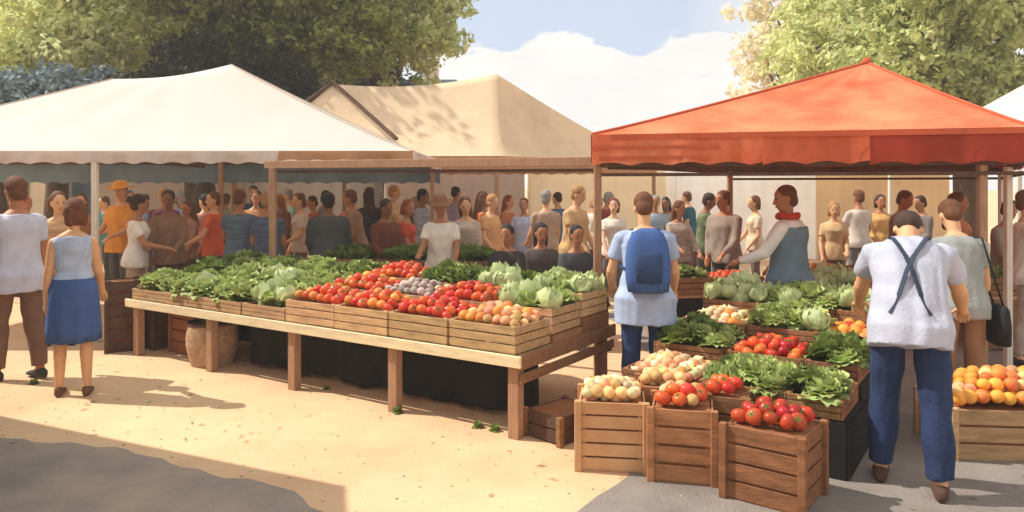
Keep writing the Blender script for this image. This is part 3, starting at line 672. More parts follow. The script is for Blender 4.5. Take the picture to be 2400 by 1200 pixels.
# far tables ------------------------------------------------------
def far_table(label, c, rz, L_, W_, H_, skirt, kindsrow, nmz):
    t = thing("market_table", label, "table", (c.x, c.y, 0), rz)
    b = MB(); b.box((0, 0, H_-.015), (L_/2, W_/2, .015), bev=.003); b.build("table_top", M_wood, t)
    b = MB(); b.box((0, -W_/2+.01, (H_-.03)/2+.02), (L_/2-.01, .006, (H_-.04)/2-.01)); b.build("skirt", skirt, t)
    for sx in (-1, 1):
        for sy in (-1, 1): b = MB(); b.box((sx*(L_/2-.05), sy*(W_/2-.06), (H_-.03)/2), (.03, .03, (H_-.03)/2)); b.build("leg", M_post, t)
    ux = Vector((math.cos(rz), math.sin(rz), 0)); uy = Vector((-math.sin(rz), math.cos(rz), 0)); n = len(kindsrow)
    for k, kd in enumerate(kindsrow):
        x = (k+.5)/n*L_-L_/2; p = Vector((c.x, c.y, 0))+ux*x; od = (["only"] if n == 1 else ["left", "right"] if n == 2 else ["left", "middle", "right"])[k]; wh = f"in the {od} crate on {nmz}"
        cr = crate("far%d" % n+nmz, (L_/n-.03, W_-.06, .2), M_wood2, (p.x, p.y, H_), rz, f"{od} crate of {PLUR[kd[0][0]]} on {nmz}")
        pile(kd, p, ux, uy, L_/n-.05, W_-.1, H_+(.1 if kd[0][0] in ("lettuce", "greens", "cabbage") else .07), .9, wh)
far_table("small pale table of cabbages behind the stepped table", Vector((3.28, 7.75, 0)), R(20), .75, .6, .62, M_card, [[("cabbage", 1)]], "the small table behind the stepped table")
far_table("dark skirted table of crates just right of the backpacker", Vector((2.32, 9.0, 0)), R(10), 1.3, .6, .55, M_black, [[("greens", 1), ("lettuce", 1)], [("tomato", 1)]], "the dark skirted table beside the backpacker")
far_table("brown table of red produce behind the vest wearer and the man with braces", Vector((4.2, 9.2, 0)), R(-4), 1.5, .6, .62, M_card2, [[("dark_tomato", 1), ("orange", 1)], [("dark_tomato", 1)]], "the brown table behind the man with braces")
far_table("low table of dark greens behind the long table middle", Vector((-1.3, 9.6, 0)), R(-10), 2.2, .7, .7, M_black, [[("greens", 1)], [("greens", 1)], [("greens", 1)]], "the low table behind the long table")
far_table("table heaped with vegetables at the far right edge", Vector((6.0, 8.5, 0)), R(0), 1.6, .6, .6, M_wood2, [[("lettuce", 1)], [("orange", 1)]], "the table at the far right edge")

# unseen awning added to throw the lower left shade and block sky light ------
t = thing("shade_awning", "slate canvas awning added mostly out of view beside the camera to cast shade", "awning")
cN = [(-9.4, -3.0), (-1.5, -3.0), (-3.55, 5.05), (-7.8, 7.0)]
cloth_roof(cN, ((-5.6, 1.5, 3.5), (-5.4, 2.2, 3.5)), 2.78, 1.1, 1.2, .04).build("canopy", M_slate_shade, t, True)
for x, y in cN: post(x-.2, y-.05, 2.77, .035, M_postw, t)
for i in (0, 1, 3): valance((*cN[i], 0), (*cN[(i+1) % 4], 0), 2.78, 2.58 if i != 3 else .1).build("valance", M_slate_shade, t, True)
# small weeds at the table feet -----------------------------------
wd = leafy_mesh("weed0", .05, 12, mat("weed_leaf", (132, 150, 72), .6, .2, 9, isl=.4, trans=.2), up=.9)
for i, (px, py, lb) in enumerate(((930, 968, "at the foot of the second table leg"), (1120, 1002, "in the shade between the second leg and the near corner"), (1160, 1010, "close to the near table leg"), (765, 912, "below the third table leg"), (80, 900, "by the shoes of the man at the left edge"))):
    p = G(px, py); o = bpy.data.objects.new("weed", wd); COL.objects.link(o); o.location = (p.x, p.y, .003); o.rotation_euler = (0, 0, i*1.3); s_ = random.uniform(.6, 1.1); o.scale = (s_, s_, s_)
    tag(o, "small green weed "+lb, "weed", "weeds on the sand")

# ------------------------------------------------------------------ people
def remesh(mb, name, m, parent, vox, smooth=4, fold=0., seed=0., fac=.5):
    me = bpy.data.meshes.new("tmp"); me.from_pydata([tuple(v) for v in mb.v], [], mb.f)
    o = bpy.data.objects.new("tmp", me); COL.objects.link(o)
    r = o.modifiers.new("r", 'REMESH'); r.mode = 'VOXEL'; r.voxel_size = vox; r.adaptivity = 0
    if smooth:
        s_ = o.modifiers.new("s", 'SMOOTH'); s_.iterations = smooth; s_.factor = fac
    dg = bpy.context.evaluated_depsgraph_get(); dg.update()
    nm = bpy.data.meshes.new_from_object(o.evaluated_get(dg)); bpy.data.objects.remove(o); bpy.data.meshes.remove(me)
    n = len(nm.vertices)
    if fold and n:
        co = np.empty(n*3, np.float32); nm.vertices.foreach_get("co", co); co = co.reshape(-1, 3)
        no_ = np.empty(n*3, np.float32); nm.vertex_normals.foreach_get("vector", no_); no_ = no_.reshape(-1, 3)
        x, y, z = co.T; sd_ = seed
        f = np.sin(x*44+y*31+2.6*np.sin(z*7.5+sd_)+sd_)*(.6+.4*np.sin(z*5+sd_*2))+.7*np.sin(z*34+1.9*np.sin(x*13+sd_)+y*12+sd_*3)*np.clip(np.sin(z*6.5+x*4+sd_), 0, 1)+.3*np.sin(x*70-z*22+y*50+sd_)
        co += no_*(f*fold)[:, None]; nm.vertices.foreach_set("co", co.ravel()); nm.update()
    nm.name = name; nm.materials.clear(); return link(name, nm, m, parent, True)

SKIN = [mat("skin_tan", (214, 162, 120), .55, .06, 8), mat("skin_brown", (176, 118, 84), .55, .06, 8), mat("skin_fair", (222, 174, 140), .55, .06, 8), mat("skin_deep", (140, 92, 66), .55, .06, 8)]
M_eye = mat("eye", (40, 30, 26), .3, 0, 5); M_lip = mat("lips", (150, 80, 68), .5, 0, 5)
_cm = {}
def cloth(c, var=.12):
    k = tuple(c)
    if k not in _cm: _cm[k] = mat("cloth_%d_%d_%d" % k, c, .88, var, 6, .25, 55)
    return _cm[k]
HAIRC = dict(dark=(66, 46, 38), brown=(108, 66, 42), grey=(150, 140, 132), sand=(176, 130, 86), black=(42, 36, 36), red=(150, 74, 42))

def person(label, loc, yaw=0., k=1., skin=0, top=(200, 200, 210), bottom=(60, 70, 100), top_kind="short", bot_kind="trousers", hair="brown", hair_kind="short",
           lean=0., bow=0., hpitch=0., hyaw=0., arms=((5, 8, 12), (5, 8, 12)), legs=((0, 0), (0, 0)), sit=False, female=False, shoe=(60, 50, 44), hem=.0, vox=.016, fine=False,
           hat=None, bag=None, sleeve=None, group=None, build_=1., top_mat=None, vest=None, braces=None, spread=0., slim=False, baggy=1.):
    t = thing("person", label, "person", loc, R(yaw), group); t.scale = (k, k, k)
    sk = SKIN[skin]; hip = .90
    Lth, Lsh, ank = .42, .40, .08
    if not sit:
        hz = max(Lth*math.cos(R(a))+Lsh*math.cos(R(a-kb)) for a, kb in legs)+ank
    else: hz = .53
    P0 = Vector((0, 0, hz+.03)); lean = R(lean); bow = R(bow); fw = .93 if female else 1.; bd = build_
    U1 = Vector((0, math.sin(lean), math.cos(lean))); U2 = Vector((0, math.sin(lean+bow), math.cos(lean+bow)))
    F1 = Vector((0, math.cos(lean), -math.sin(lean))); F2 = Vector((0, math.cos(lean+bow), -math.sin(lean+bow))); X = Vector((1, 0, 0))
    def sp(h):           # point and frame on the spine, h above the pelvis
        if h < .16: return P0+U1*h, U1, F1
        q = min(1, (h-.16)/.1); U = U1.lerp(U2, q).normalized(); Fv = F1.lerp(F2, q).normalized()
        return P0+U1*.16+U1.lerp(U2, .5+.5*q).normalized()*(h-.16), U, Fv
    prof = [(-.10, .12, .10, 0), (-.04, .162, .118, -.005), (.05, .152, .108, 0), (.15, .132, .096, .005), (.25, .148, .106, .005), (.36, .165, .116, .0), (.43, .152, .098, -.01), (.485, .10, .072, -.015), (.52, .062, .058, -.01)]
    if female: prof = [(-.10, .125, .10, 0), (-.04, .168, .122, -.005), (.05, .148, .106, 0), (.15, .118, .086, .005), (.25, .135, .10, .012), (.33, .148, .122, .018), (.40, .15, .098, 0), (.455, .12, .07, -.015), (.50, .05, .05, -.01)]
    def ring(h, a, b_, off, e=0.):
        c, U, Fv = sp(h); c = c+Fv*off; n = 20; o_ = []
        for i in range(n):
            th = 2*PI*i/n; cx, cy = math.cos(th), math.sin(th)
            cx = math.copysign(abs(cx)**.85, cx); cy = math.copysign(abs(cy)**.85, cy)
            o_.append(c+X*cx*(a*bd+e)+Fv*cy*(b_*bd+e))
        return o_
    shz = .432 if not female else .405; shx = (.163 if not female else .145)*bd
    J = {}
    for si, s_ in ((0, -1), (1, 1)):
        al, be, el = (R(v) for v in arms[si][:3]); inn = R(arms[si][3]) if len(arms[si]) > 3 else 0
        c, U, Fv = sp(shz); sh = c+X*s_*shx-Fv*.01
        d1 = Vector((s_*math.sin(be), math.sin(al)*math.cos(be), -math.cos(al)*math.cos(be)))
        e_ = sh+d1*.285; d2 = Vector((s_*math.sin(be*.4-inn), math.sin(al+el)*math.cos(inn), -math.cos(al+el)*math.cos(inn))).normalized(); wr = e_+d2*.245
        J[s_] = (sh, e_, wr, d2)
    LG = {}
    for si, s_ in ((0, -1), (1, 1)):
        h0 = P0+X*s_*.088*bd+Vector((0, 0, -.03))
        if sit: kn = h0+Vector((s_*.06, .40, .02)); an = Vector((kn.x, kn.y-.02+.06*si, ank))
        else:
            a, kb = (R(v) for v in legs[si]); kn = h0+Vector((s_*(.012+spread*.5), math.sin(a)*Lth, -math.cos(a)*Lth)); an = kn+Vector((s_*(.008+spread*.5), math.sin(a-kb)*Lsh, -math.cos(a-kb)*Lsh))
        LG[s_] = (h0, kn, an)
    # head frame
    nb, U, Fv = sp(.50 if not female else .475); ha = lean+bow+R(hpitch)
    HU = Vector((0, math.sin(ha*.85), math.cos(ha*.85))); hc = nb+U2.lerp(HU, .5).normalized()*.07+HU*.115+Vector((0, .0, 0))
    Rh = Matrix.Rotation(R(hyaw), 3, 'Z'); HF = Vector((0, math.cos(ha), -math.sin(ha)))
    Mh = Matrix((X, HF, X.cross(HF))).transposed() @ Rh      # columns: right, forward, up
    def hp(x, y, z): return hc+Mh @ Vector((x, y, z))
    # body
    B = MB(); B.rings([ring(*q) for q in prof])
    B.cap(nb-U*.06, hc-Mh @ Vector((0, .01, .07)), .052*(.9 if female else 1), .05*(.88 if female else 1))
    hr = []
    for z, a, b_, off in ((-.116, .022, .02, .05), (-.108, .036, .038, .038), (-.085, .048, .06, .022), (-.055, .058, .078, .01), (-.02, .066, .09, 0), (.02, .071, .096, -.004), (.055, .071, .096, -.008), (.085, .058, .08, -.01), (.105, .036, .05, -.01), (.116, .01, .015, -.01)):
        hr.append([hp(a*math.cos(2*PI*i/18), off+b_*math.sin(2*PI*i/18), z) for i in range(18)])
    B.rings(hr)
    B.cap(hp(0, .094, .012), hp(0, .108, -.03), .008, .014, 8)
    for s_ in (-1, 1): B.ell(hp(s_*.072, -.005, -.012), (.012, .022, .032), Mh)
    B.cap(hp(-.018, .082, -.062), hp(.018, .082, -.062), .01, .01, 8)
    for s_ in (-1, 1):
        sh, e_, wr, d2 = J[s_]
        B.cap(sh-X*s_*.03, sh-Vector((0, 0, .012)), .046, .044); B.cap(sh-Vector((0, 0, .012)), e_, .046*bd**.5, .039*bd**.5); B.cap(e_, e_.lerp(wr, .35), .039*bd, .041*bd); B.cap(e_.lerp(wr, .3), wr, .040*bd, .026*bd)
        side = d2.cross(Vector((0, 0, 1)) if abs(d2.z) < .9 else Vector((0, 1, 0))).normalized(); palm = side.cross(d2).normalized()
        # the hand: palm, four fingers, thumb
        if abs(d2.z) >= .9: wid = Vector((0, 1, 0)); wid = (wid-d2*wid.dot(d2)).normalized(); nor = X*(-s_); nor = (nor-d2*nor.dot(d2)).normalized()
        else: wid = side*s_*-1; nor = Vector((0, 0, -1)); nor = (nor-d2*nor.dot(d2)).normalized()
        pc = wr+d2*.05
        B.cap(wr+d2*.005, pc, .026, .03, 10); 
        for q in (-1, 0, 1): B.cap(wr+d2*.02+wid*q*.012, wr+d2*.078+wid*q*.022, .014, .012, 8)
        for fi, (o_, ln) in enumerate(((.031, .068), (.0105, .078), (-.0105, .073), (-.031, .056))):
            b0 = wr+d2*.08+wid*o_; cu = .35+.12*fi
            b1 = b0+(d2*math.cos(cu*.5)+nor*math.sin(cu*.5)).normalized()*ln*.5; b2 = b1+(d2*math.cos(cu*1.6)+nor*math.sin(cu*1.6)).normalized()*ln*.5
            B.cap(b0-d2*.01, b1, .0095, .009, 8); B.cap(b1, b2, .009, .0075, 8)
        th0 = wr+d2*.025+wid*.024; th1 = th0+(d2*.6+wid*.7+nor*.35).normalized()*.04; B.cap(th0, th1, .013, .011, 8); B.cap(th1, th1+(d2*.9+wid*.25+nor*.3).normalized()*.03, .011, .0085, 8)
        h0, kn, an = LG[s_]
        B.cap(h0, kn, .082*bd, .052*bd); B.cap(kn, kn.lerp(an, .35)-Vector((0, .012, 0)), .05*bd, .053*bd); B.cap(kn.lerp(an, .3)-Vector((0, .01, 0)), an, .052*bd, .034)
        B.cap(an, an+Vector((0, .07, -.05)), .036, .026); B.cap(an+Vector((0, -.03, -.045)), an+Vector((0, .12, -.055)), .028, .024)
    remesh(B, "body", sk, t, (.0062 if fine else vox*.8), 3 if fine else 2)
    # face
    for s_ in (-1, 1):
        b = MB(); b.ell(hp(s_*.028, .083, .008), (.012, .009, .007), Mh, 10, 6); b.build("eye", M_eye, t, True)
    b = MB(); b.ell(hp(0, .093, -.062), (.022, .006, .006), Mh, 10, 6); b.build("mouth", M_lip, t, True)
    # shirt
    sd_ = random.uniform(0, 9); e = .018 if not female else .012
    Sx = MB(); lowest = -.13-hem
    tp = [(lowest, prof[1][1]*1.02, prof[1][2]*1.05, 0)]+[(h, a, b_, o_) for h, a, b_, o_ in prof if lowest+.03 < h < .47]+[(.487 if not female else .45, .10, .068, -.015)]
    if top_kind != "tank" and not female: tp = [(h, max(a, .150), max(b_, .112), o_) if h < .3 else (h, a, b_, o_) for h, a, b_, o_ in tp]
    if bot_kind != "skirt": tp = [(h, max(a, .172 if slim else .190 if not female else .182)+hem*.1, max(b_, .140)+hem*.08, o_) if h < .02 else ((h, max(a, .165), max(b_, .122), o_) if h < .1 else (h, a, b_, o_)) for h, a, b_, o_ in tp]
    else: tp = [(.075, .146, .108, 0)]+[q for q in tp if q[0] > .1]
    Sx.rings([ring(*q, e) for q in tp])
    if top_kind != "tank":
        ln = {"short": .62, "long": 1, "elbow": .9}[top_kind]
        for s_ in (-1, 1):
            sh, e_, wr, d2 = J[s_]
            Sx.cap(sh-X*s_*.04+Vector((0, 0, .0)), sh-Vector((0, 0, .012)), .06*bd, .060*bd)
            Sx.tube([sh-(e_-sh)*.05, sh.lerp(e_, .3), sh.lerp(e_, ln if top_kind != "long" else 1)], [.058*bd, .062*bd, .06*bd if top_kind != "long" else .05*bd], 14)
            if top_kind == "long": Sx.cap(e_, e_, .05, .05) if False else Sx.tube([e_-(wr-e_)*.08, e_.lerp(wr, .4), e_.lerp(wr, .95)], [.050*bd, .047*bd, .036*bd], 14)
    remesh(Sx, "shirt" if top_kind != "tank" else "top", top_mat or cloth(top), t, vox if not fine else .009, 3, .0055, sd_)
    if vest:
        Vx = MB(); Vx.rings([ring(h, a+.004, b_+.004, o_-.014, e+.008) for h, a, b_, o_ in tp if h > lowest+.01 and h < .46] ); remesh(Vx, "vest", cloth(vest), t, vox, 3, .005, sd_)
    if braces:
        b = MB()
        for s_ in (-1, 1):
            pts = []
            for h, xx in ((.02, .10), (.12, .055), (.22, .015), (.30, -.02), (.38, -.06), (.44, -.085), (.475, -.10)):
                c, U, Fv = sp(h); k0 = min(tp, key=lambda q: abs(q[0]-h)); dep = (k0[2]*bd+e)*math.sqrt(max(.1, 1-(xx/(k0[1]*bd+e))**2))+.014 if h < .46 else .075
                pts.append(c+X*s_*xx-Fv*(dep-k0[3]))
            for q in range(len(pts)-1): b.beam(pts[q], pts[q+1]+(pts[q+1]-pts[q])*.04, .026, .006, bev=.001)
        b.build("braces", cloth(braces), t)
    # lower clothing
    T = MB()
    if bot_kind in ("trousers", "shorts"):
        T.rings([ring(h, a, b_, o_, .008) for h, a, b_, o_ in ((-.11, .13, .11, 0), (-.04, .155, .114, -.005), (.04, .146, .106, 0))])
        for s_ in (-1, 1):
            h0, kn, an = LG[s_]; q = 1 if bot_kind == "trousers" else 0
            T.cap(h0, kn, .088*bd, .069*bd*baggy)
            if q: T.tube([kn+(h0-kn)*.08, kn.lerp(an, .2)-Vector((0, .006, 0)), kn.lerp(an, .55)-Vector((0, .012, 0)), an+(kn-an)*.06], [.068*bd*baggy, .067*bd*baggy, .064*bd*baggy, .062*baggy], 16); T.cap(kn, kn.lerp(an, .1), .068*bd, .066*bd)
        remesh(T, bot_kind, cloth(bottom), t, vox if not fine else .009, 3, .005, sd_+2)
    else:
        rings = []; n = 40
        for h, rr, ru in ((.085, .012, 0), (.07, .016, 0), (.0, .014, 0), (-.06, .014, .004), (-.2, .024, .008), (-.35, .03, .011), (-.46, .032, .014), (-.455, .022, .014)):
            a, b_ = (.152, .115) if h > .05 else (.166, .130) if h > 0 else (.178, .136); c, U, Fv = sp(max(h, -.04)) if h > -.04 else (P0+Vector((0, 0, h)), U1, F1)
            rings.append([c+X*math.cos(2*PI*i/n)*(a+rr+ru*math.sin(i*2*PI*9/n))+Fv*math.sin(2*PI*i/n)*(b_+rr+ru*math.sin(i*2*PI*9/n)) for i in range(n)])
        T.rings(rings, cap=False); T.build("skirt", cloth(bottom), t, True)
    # shoes
    for s_ in (-1, 1):
        h0, kn, an = LG[s_]; b = MB(); z0 = an.z-ank; rr = []
        for y, hw, hh in ((-.075, .018, .04), (-.06, .032, .075), (-.02, .038, .085), (.04, .040, .07), (.10, .047, .05), (.15, .042, .038), (.178, .02, .024)):
            rr.append([Vector((an.x+hw*math.cos(2*PI*i/14), an.y+y, z0+.002+hh*(.5+.5*math.copysign(abs(math.sin(2*PI*i/14))**.7, math.sin(2*PI*i/14))))) for i in range(14)])
        b.rings(rr); b.build("shoe", cloth(shoe), t, True)
    # hair, hat
    Hm = MB(); hcx = HAIRC[hair]
    if hair_kind != "bald":
        Hm.ell(hp(0, -.022, .042), (.083, .097, .088), Mh, 18, 12); Hm.ell(hp(0, -.05, -.02), (.072, .064, .075), Mh, 16, 10)
        if hair_kind == "long":
            c, U, Fv = sp(.40 if not female else .38); Hm.cap(hp(0, -.06, 0), c-Fv*(.12), .07, .05, 14, sx=1.25); Hm.cap(hp(.05, -.04, -.02), c-Fv*.08+X*.06, .045, .03); Hm.cap(hp(-.05, -.04, -.02), c-Fv*.08-X*.06, .045, .03)
        if hair_kind == "bun": Hm.ell(hp(0, -.13, .05), (.045, .04, .045), Mh)
        if hair_kind == "bob":
            for q in (-1, 0, 1): Hm.cap(hp(q*.058, -.045, .02), hp(q*.062, -.045, -.09), .045, .035)
        remesh(Hm, "hair", mat("hair_"+hair, hcx, .7, .25, 14, .5, 60, stretch=(3, 3, 1)), t, .012 if not fine else .008, 3, .003, sd_)
    if hat:
        b = MB(); rings = []
        if hat[1] == "cap":
            for z, r in ((.03, .1), (.06, .099), (.1, .085), (.128, .05), (.137, .008)): rings.append([hp(r*.86*math.cos(2*PI*i/20), -.012+r*1.04*math.sin(2*PI*i/20), z) for i in range(20)])
            b.rings(rings); b.add([hp(x, y, z) for x, y, z in ((-.06, .07, .035), (.06, .07, .035), (.055, .15, .02), (0, .17, .018), (-.055, .15, .02))], [(0, 1, 2, 3, 4)])
        else:
            for z, r in ((.045, .19), (.04, .18), (.055, .098), (.1, .088), (.135, .075), (.142, .02)): rings.append([hp(r*.92*math.cos(2*PI*i/24), -.012+r*1.05*math.sin(2*PI*i/24), z+(.012*math.cos(4*PI*i/24) if r > .15 else 0)) for i in range(24)])
            b.rings(rings)
        b.build("hat", cloth(hat[0]), t, True)
    if bag == "backpack":
        c, U, Fv = sp(.26); b = MB(); Mb = Matrix((X, Fv, U)).transposed(); rr = []
        for h, a, d_ in ((-.27, .10, .05), (-.255, .155, .085), (-.15, .172, .105), (0, .172, .105), (.12, .155, .095), (.2, .12, .07), (.235, .06, .03)):
            rr.append([c-Fv*.205+Mb @ Vector((math.copysign(abs(math.cos(2*PI*i/28))**.6, math.cos(2*PI*i/28))*a, math.copysign(abs(math.sin(2*PI*i/28))**.6, math.sin(2*PI*i/28))*d_, h)) for i in range(28)])
        b.rings(rr); bp = b.build("backpack", cloth((62, 92, 146)), t, True); bp["label"] = "blue backpack with darker front pocket"
        b = MB(); rr = []
        for h, a, d_ in ((-.2, .07, .02), (-.19, .1, .045), (-.08, .112, .055), (.02, .105, .05), (.06, .08, .02)):
            rr.append([c-Fv*.275+Mb @ Vector((math.copysign(abs(math.cos(2*PI*i/24))**.6, math.cos(2*PI*i/24))*a, math.copysign(abs(math.sin(2*PI*i/24))**.6, math.sin(2*PI*i/24))*d_, h)) for i in range(24)])
        b.rings(rr); b.build("pocket", cloth((44, 64, 102)), bp, True)
        for s_ in (-1, 1):
            b = MB(); c2, U_, F_ = sp(.44); c3, _, F3 = sp(.2)
            b.tube([c2-F_*.15+X*s_*.08, c2-F_*.02+X*s_*.10+U_*.055, c2+F_*.115+X*s_*.105-U_*.03, c3+F3*.14+X*s_*.13, c3+X*s_*.185-F3*.02, c3-F3*.12+X*s_*.13-U_*.03], .013, 6, sx=2.0); b.build("strap", cloth((48, 70, 112)), bp, True)
    if bag in ("black_bag", "tan_bag"):
        sh, e_, wr, d2 = J[1]; cb = cloth((38, 36, 40) if bag == "black_bag" else (170, 120, 80)); b = MB(); c = Vector((shx+.10, -.02, hz-.12)); rr = []
        for z, a, d_ in ((-.17, .045, .12), (-.16, .055, .135), (-.02, .055, .14), (.1, .04, .13), (.13, .02, .12)): rr.append([c+Vector((math.copysign(abs(math.cos(2*PI*i/20))**.7, math.cos(2*PI*i/20))*a, math.copysign(abs(math.sin(2*PI*i/20))**.6, math.sin(2*PI*i/20))*d_, z)) for i in range(20)])
        b.rings(rr); hb = b.build("handbag", cb, t, True)
        b = MB(); c2, U_, F_ = sp(.47); b.tube([c+Vector((0, -.08, .12)), c2+X*(.15)-F_*.10, c2+X*.12+U_*.03, c2+X*.15+F_*.09, c+Vector((0, .08, .12))], .008, 6); b.build("strap", cb, hb, True)
    return t

# the five nearest figures
p_ = D(2132, 4.5)
person("man in a pale shirt with crossed braces and dark blue jeans, seen from behind", p_, -27, 1.08, 0, (176, 179, 194), (38, 52, 86), "short", "trousers", "dark", "short",
       lean=15, bow=28, hpitch=38, arms=((38, 14, 22), (34, 16, 26)), legs=((10, 14), (-7, 3)), shoe=(84, 58, 44), hem=.02, vox=.012, fine=True, build_=1.14, braces=(52, 62, 80), spread=.025, slim=True, baggy=1.04)
p_ = D(1512, 6.1)
person("man in a light blue shirt wearing a blue backpack, seen from behind", p_, -4, 1.02, 0, (168, 182, 208), (52, 70, 108), "short", "trousers", "brown", "short",
       lean=3, bow=4, hpitch=22, arms=((12, 16, 40, 10), (10, 12, 35)), shoe=(60, 50, 44), hem=.12, vox=.013, fine=True, bag="backpack", build_=1.12)
p_ = G(172, 925)
person("woman in a pale blue top and blue knee skirt standing alone on the sand", p_, 24, 1.0, 0, (176, 190, 216), (66, 92, 144), "tank", "skirt", "brown", "bob",
       lean=0, hyaw=35, arms=((-2, 8, 8), (14, 8, 30)), legs=((3, 4), (-2, 2)), female=True, shoe=(110, 76, 56), vox=.012, fine=True)
p_ = G(38, 888)
person("tall man in a lavender grey shirt and brown trousers at the left edge", p_, 60, 1.10, 1, (200, 200, 214), (124, 92, 76), "short", "trousers", "brown", "short",
       hpitch=8, arms=((14, 8, 50, 20), (5, 8, 12)), legs=((8, 4), (-8, 6)), shoe=(70, 64, 62), hem=.04, vox=.013, fine=True, build_=1.08)
p_ = Vector((2.66, 7.2, 0))
person("tall man in a grey blue vest over white sleeves with a red neck scarf", p_, 50, 1.05, 1, (232, 226, 216), (110, 100, 96), "long", "trousers", "brown", "short",
       arms=((28, 22, 40), (14, 20, 40)), hyaw=35, hpitch=12, hem=.2, vox=.013, build_=1.08, vest=(112, 130, 142))
scp = [o for o in bpy.data.objects if o.name.startswith("person") and o.get("label", "").startswith("tall man in a grey blue vest")][0]
b = MB(); b.tube([(.075*math.cos(a), .085*math.sin(a), .01*math.sin(3*a)) for a in np.linspace(0, 2*PI, 19)], .030, 10); sc_ = b.build("scarf", cloth((190, 64, 42)), scp, True); sc_.location = (0, 0, 1.455)
p_ = D(2250, 5.75)
person("person in a grey green shirt with a black shoulder bag beyond the man in braces", p_, -10, 1.0, 0, (150, 154, 150), (156, 116, 84), "short", "trousers", "brown", "short",
       lean=4, bow=10, hpitch=25, arms=((10, 8, 40), (4, 10, 15)), vox=.014, bag="black_bag")

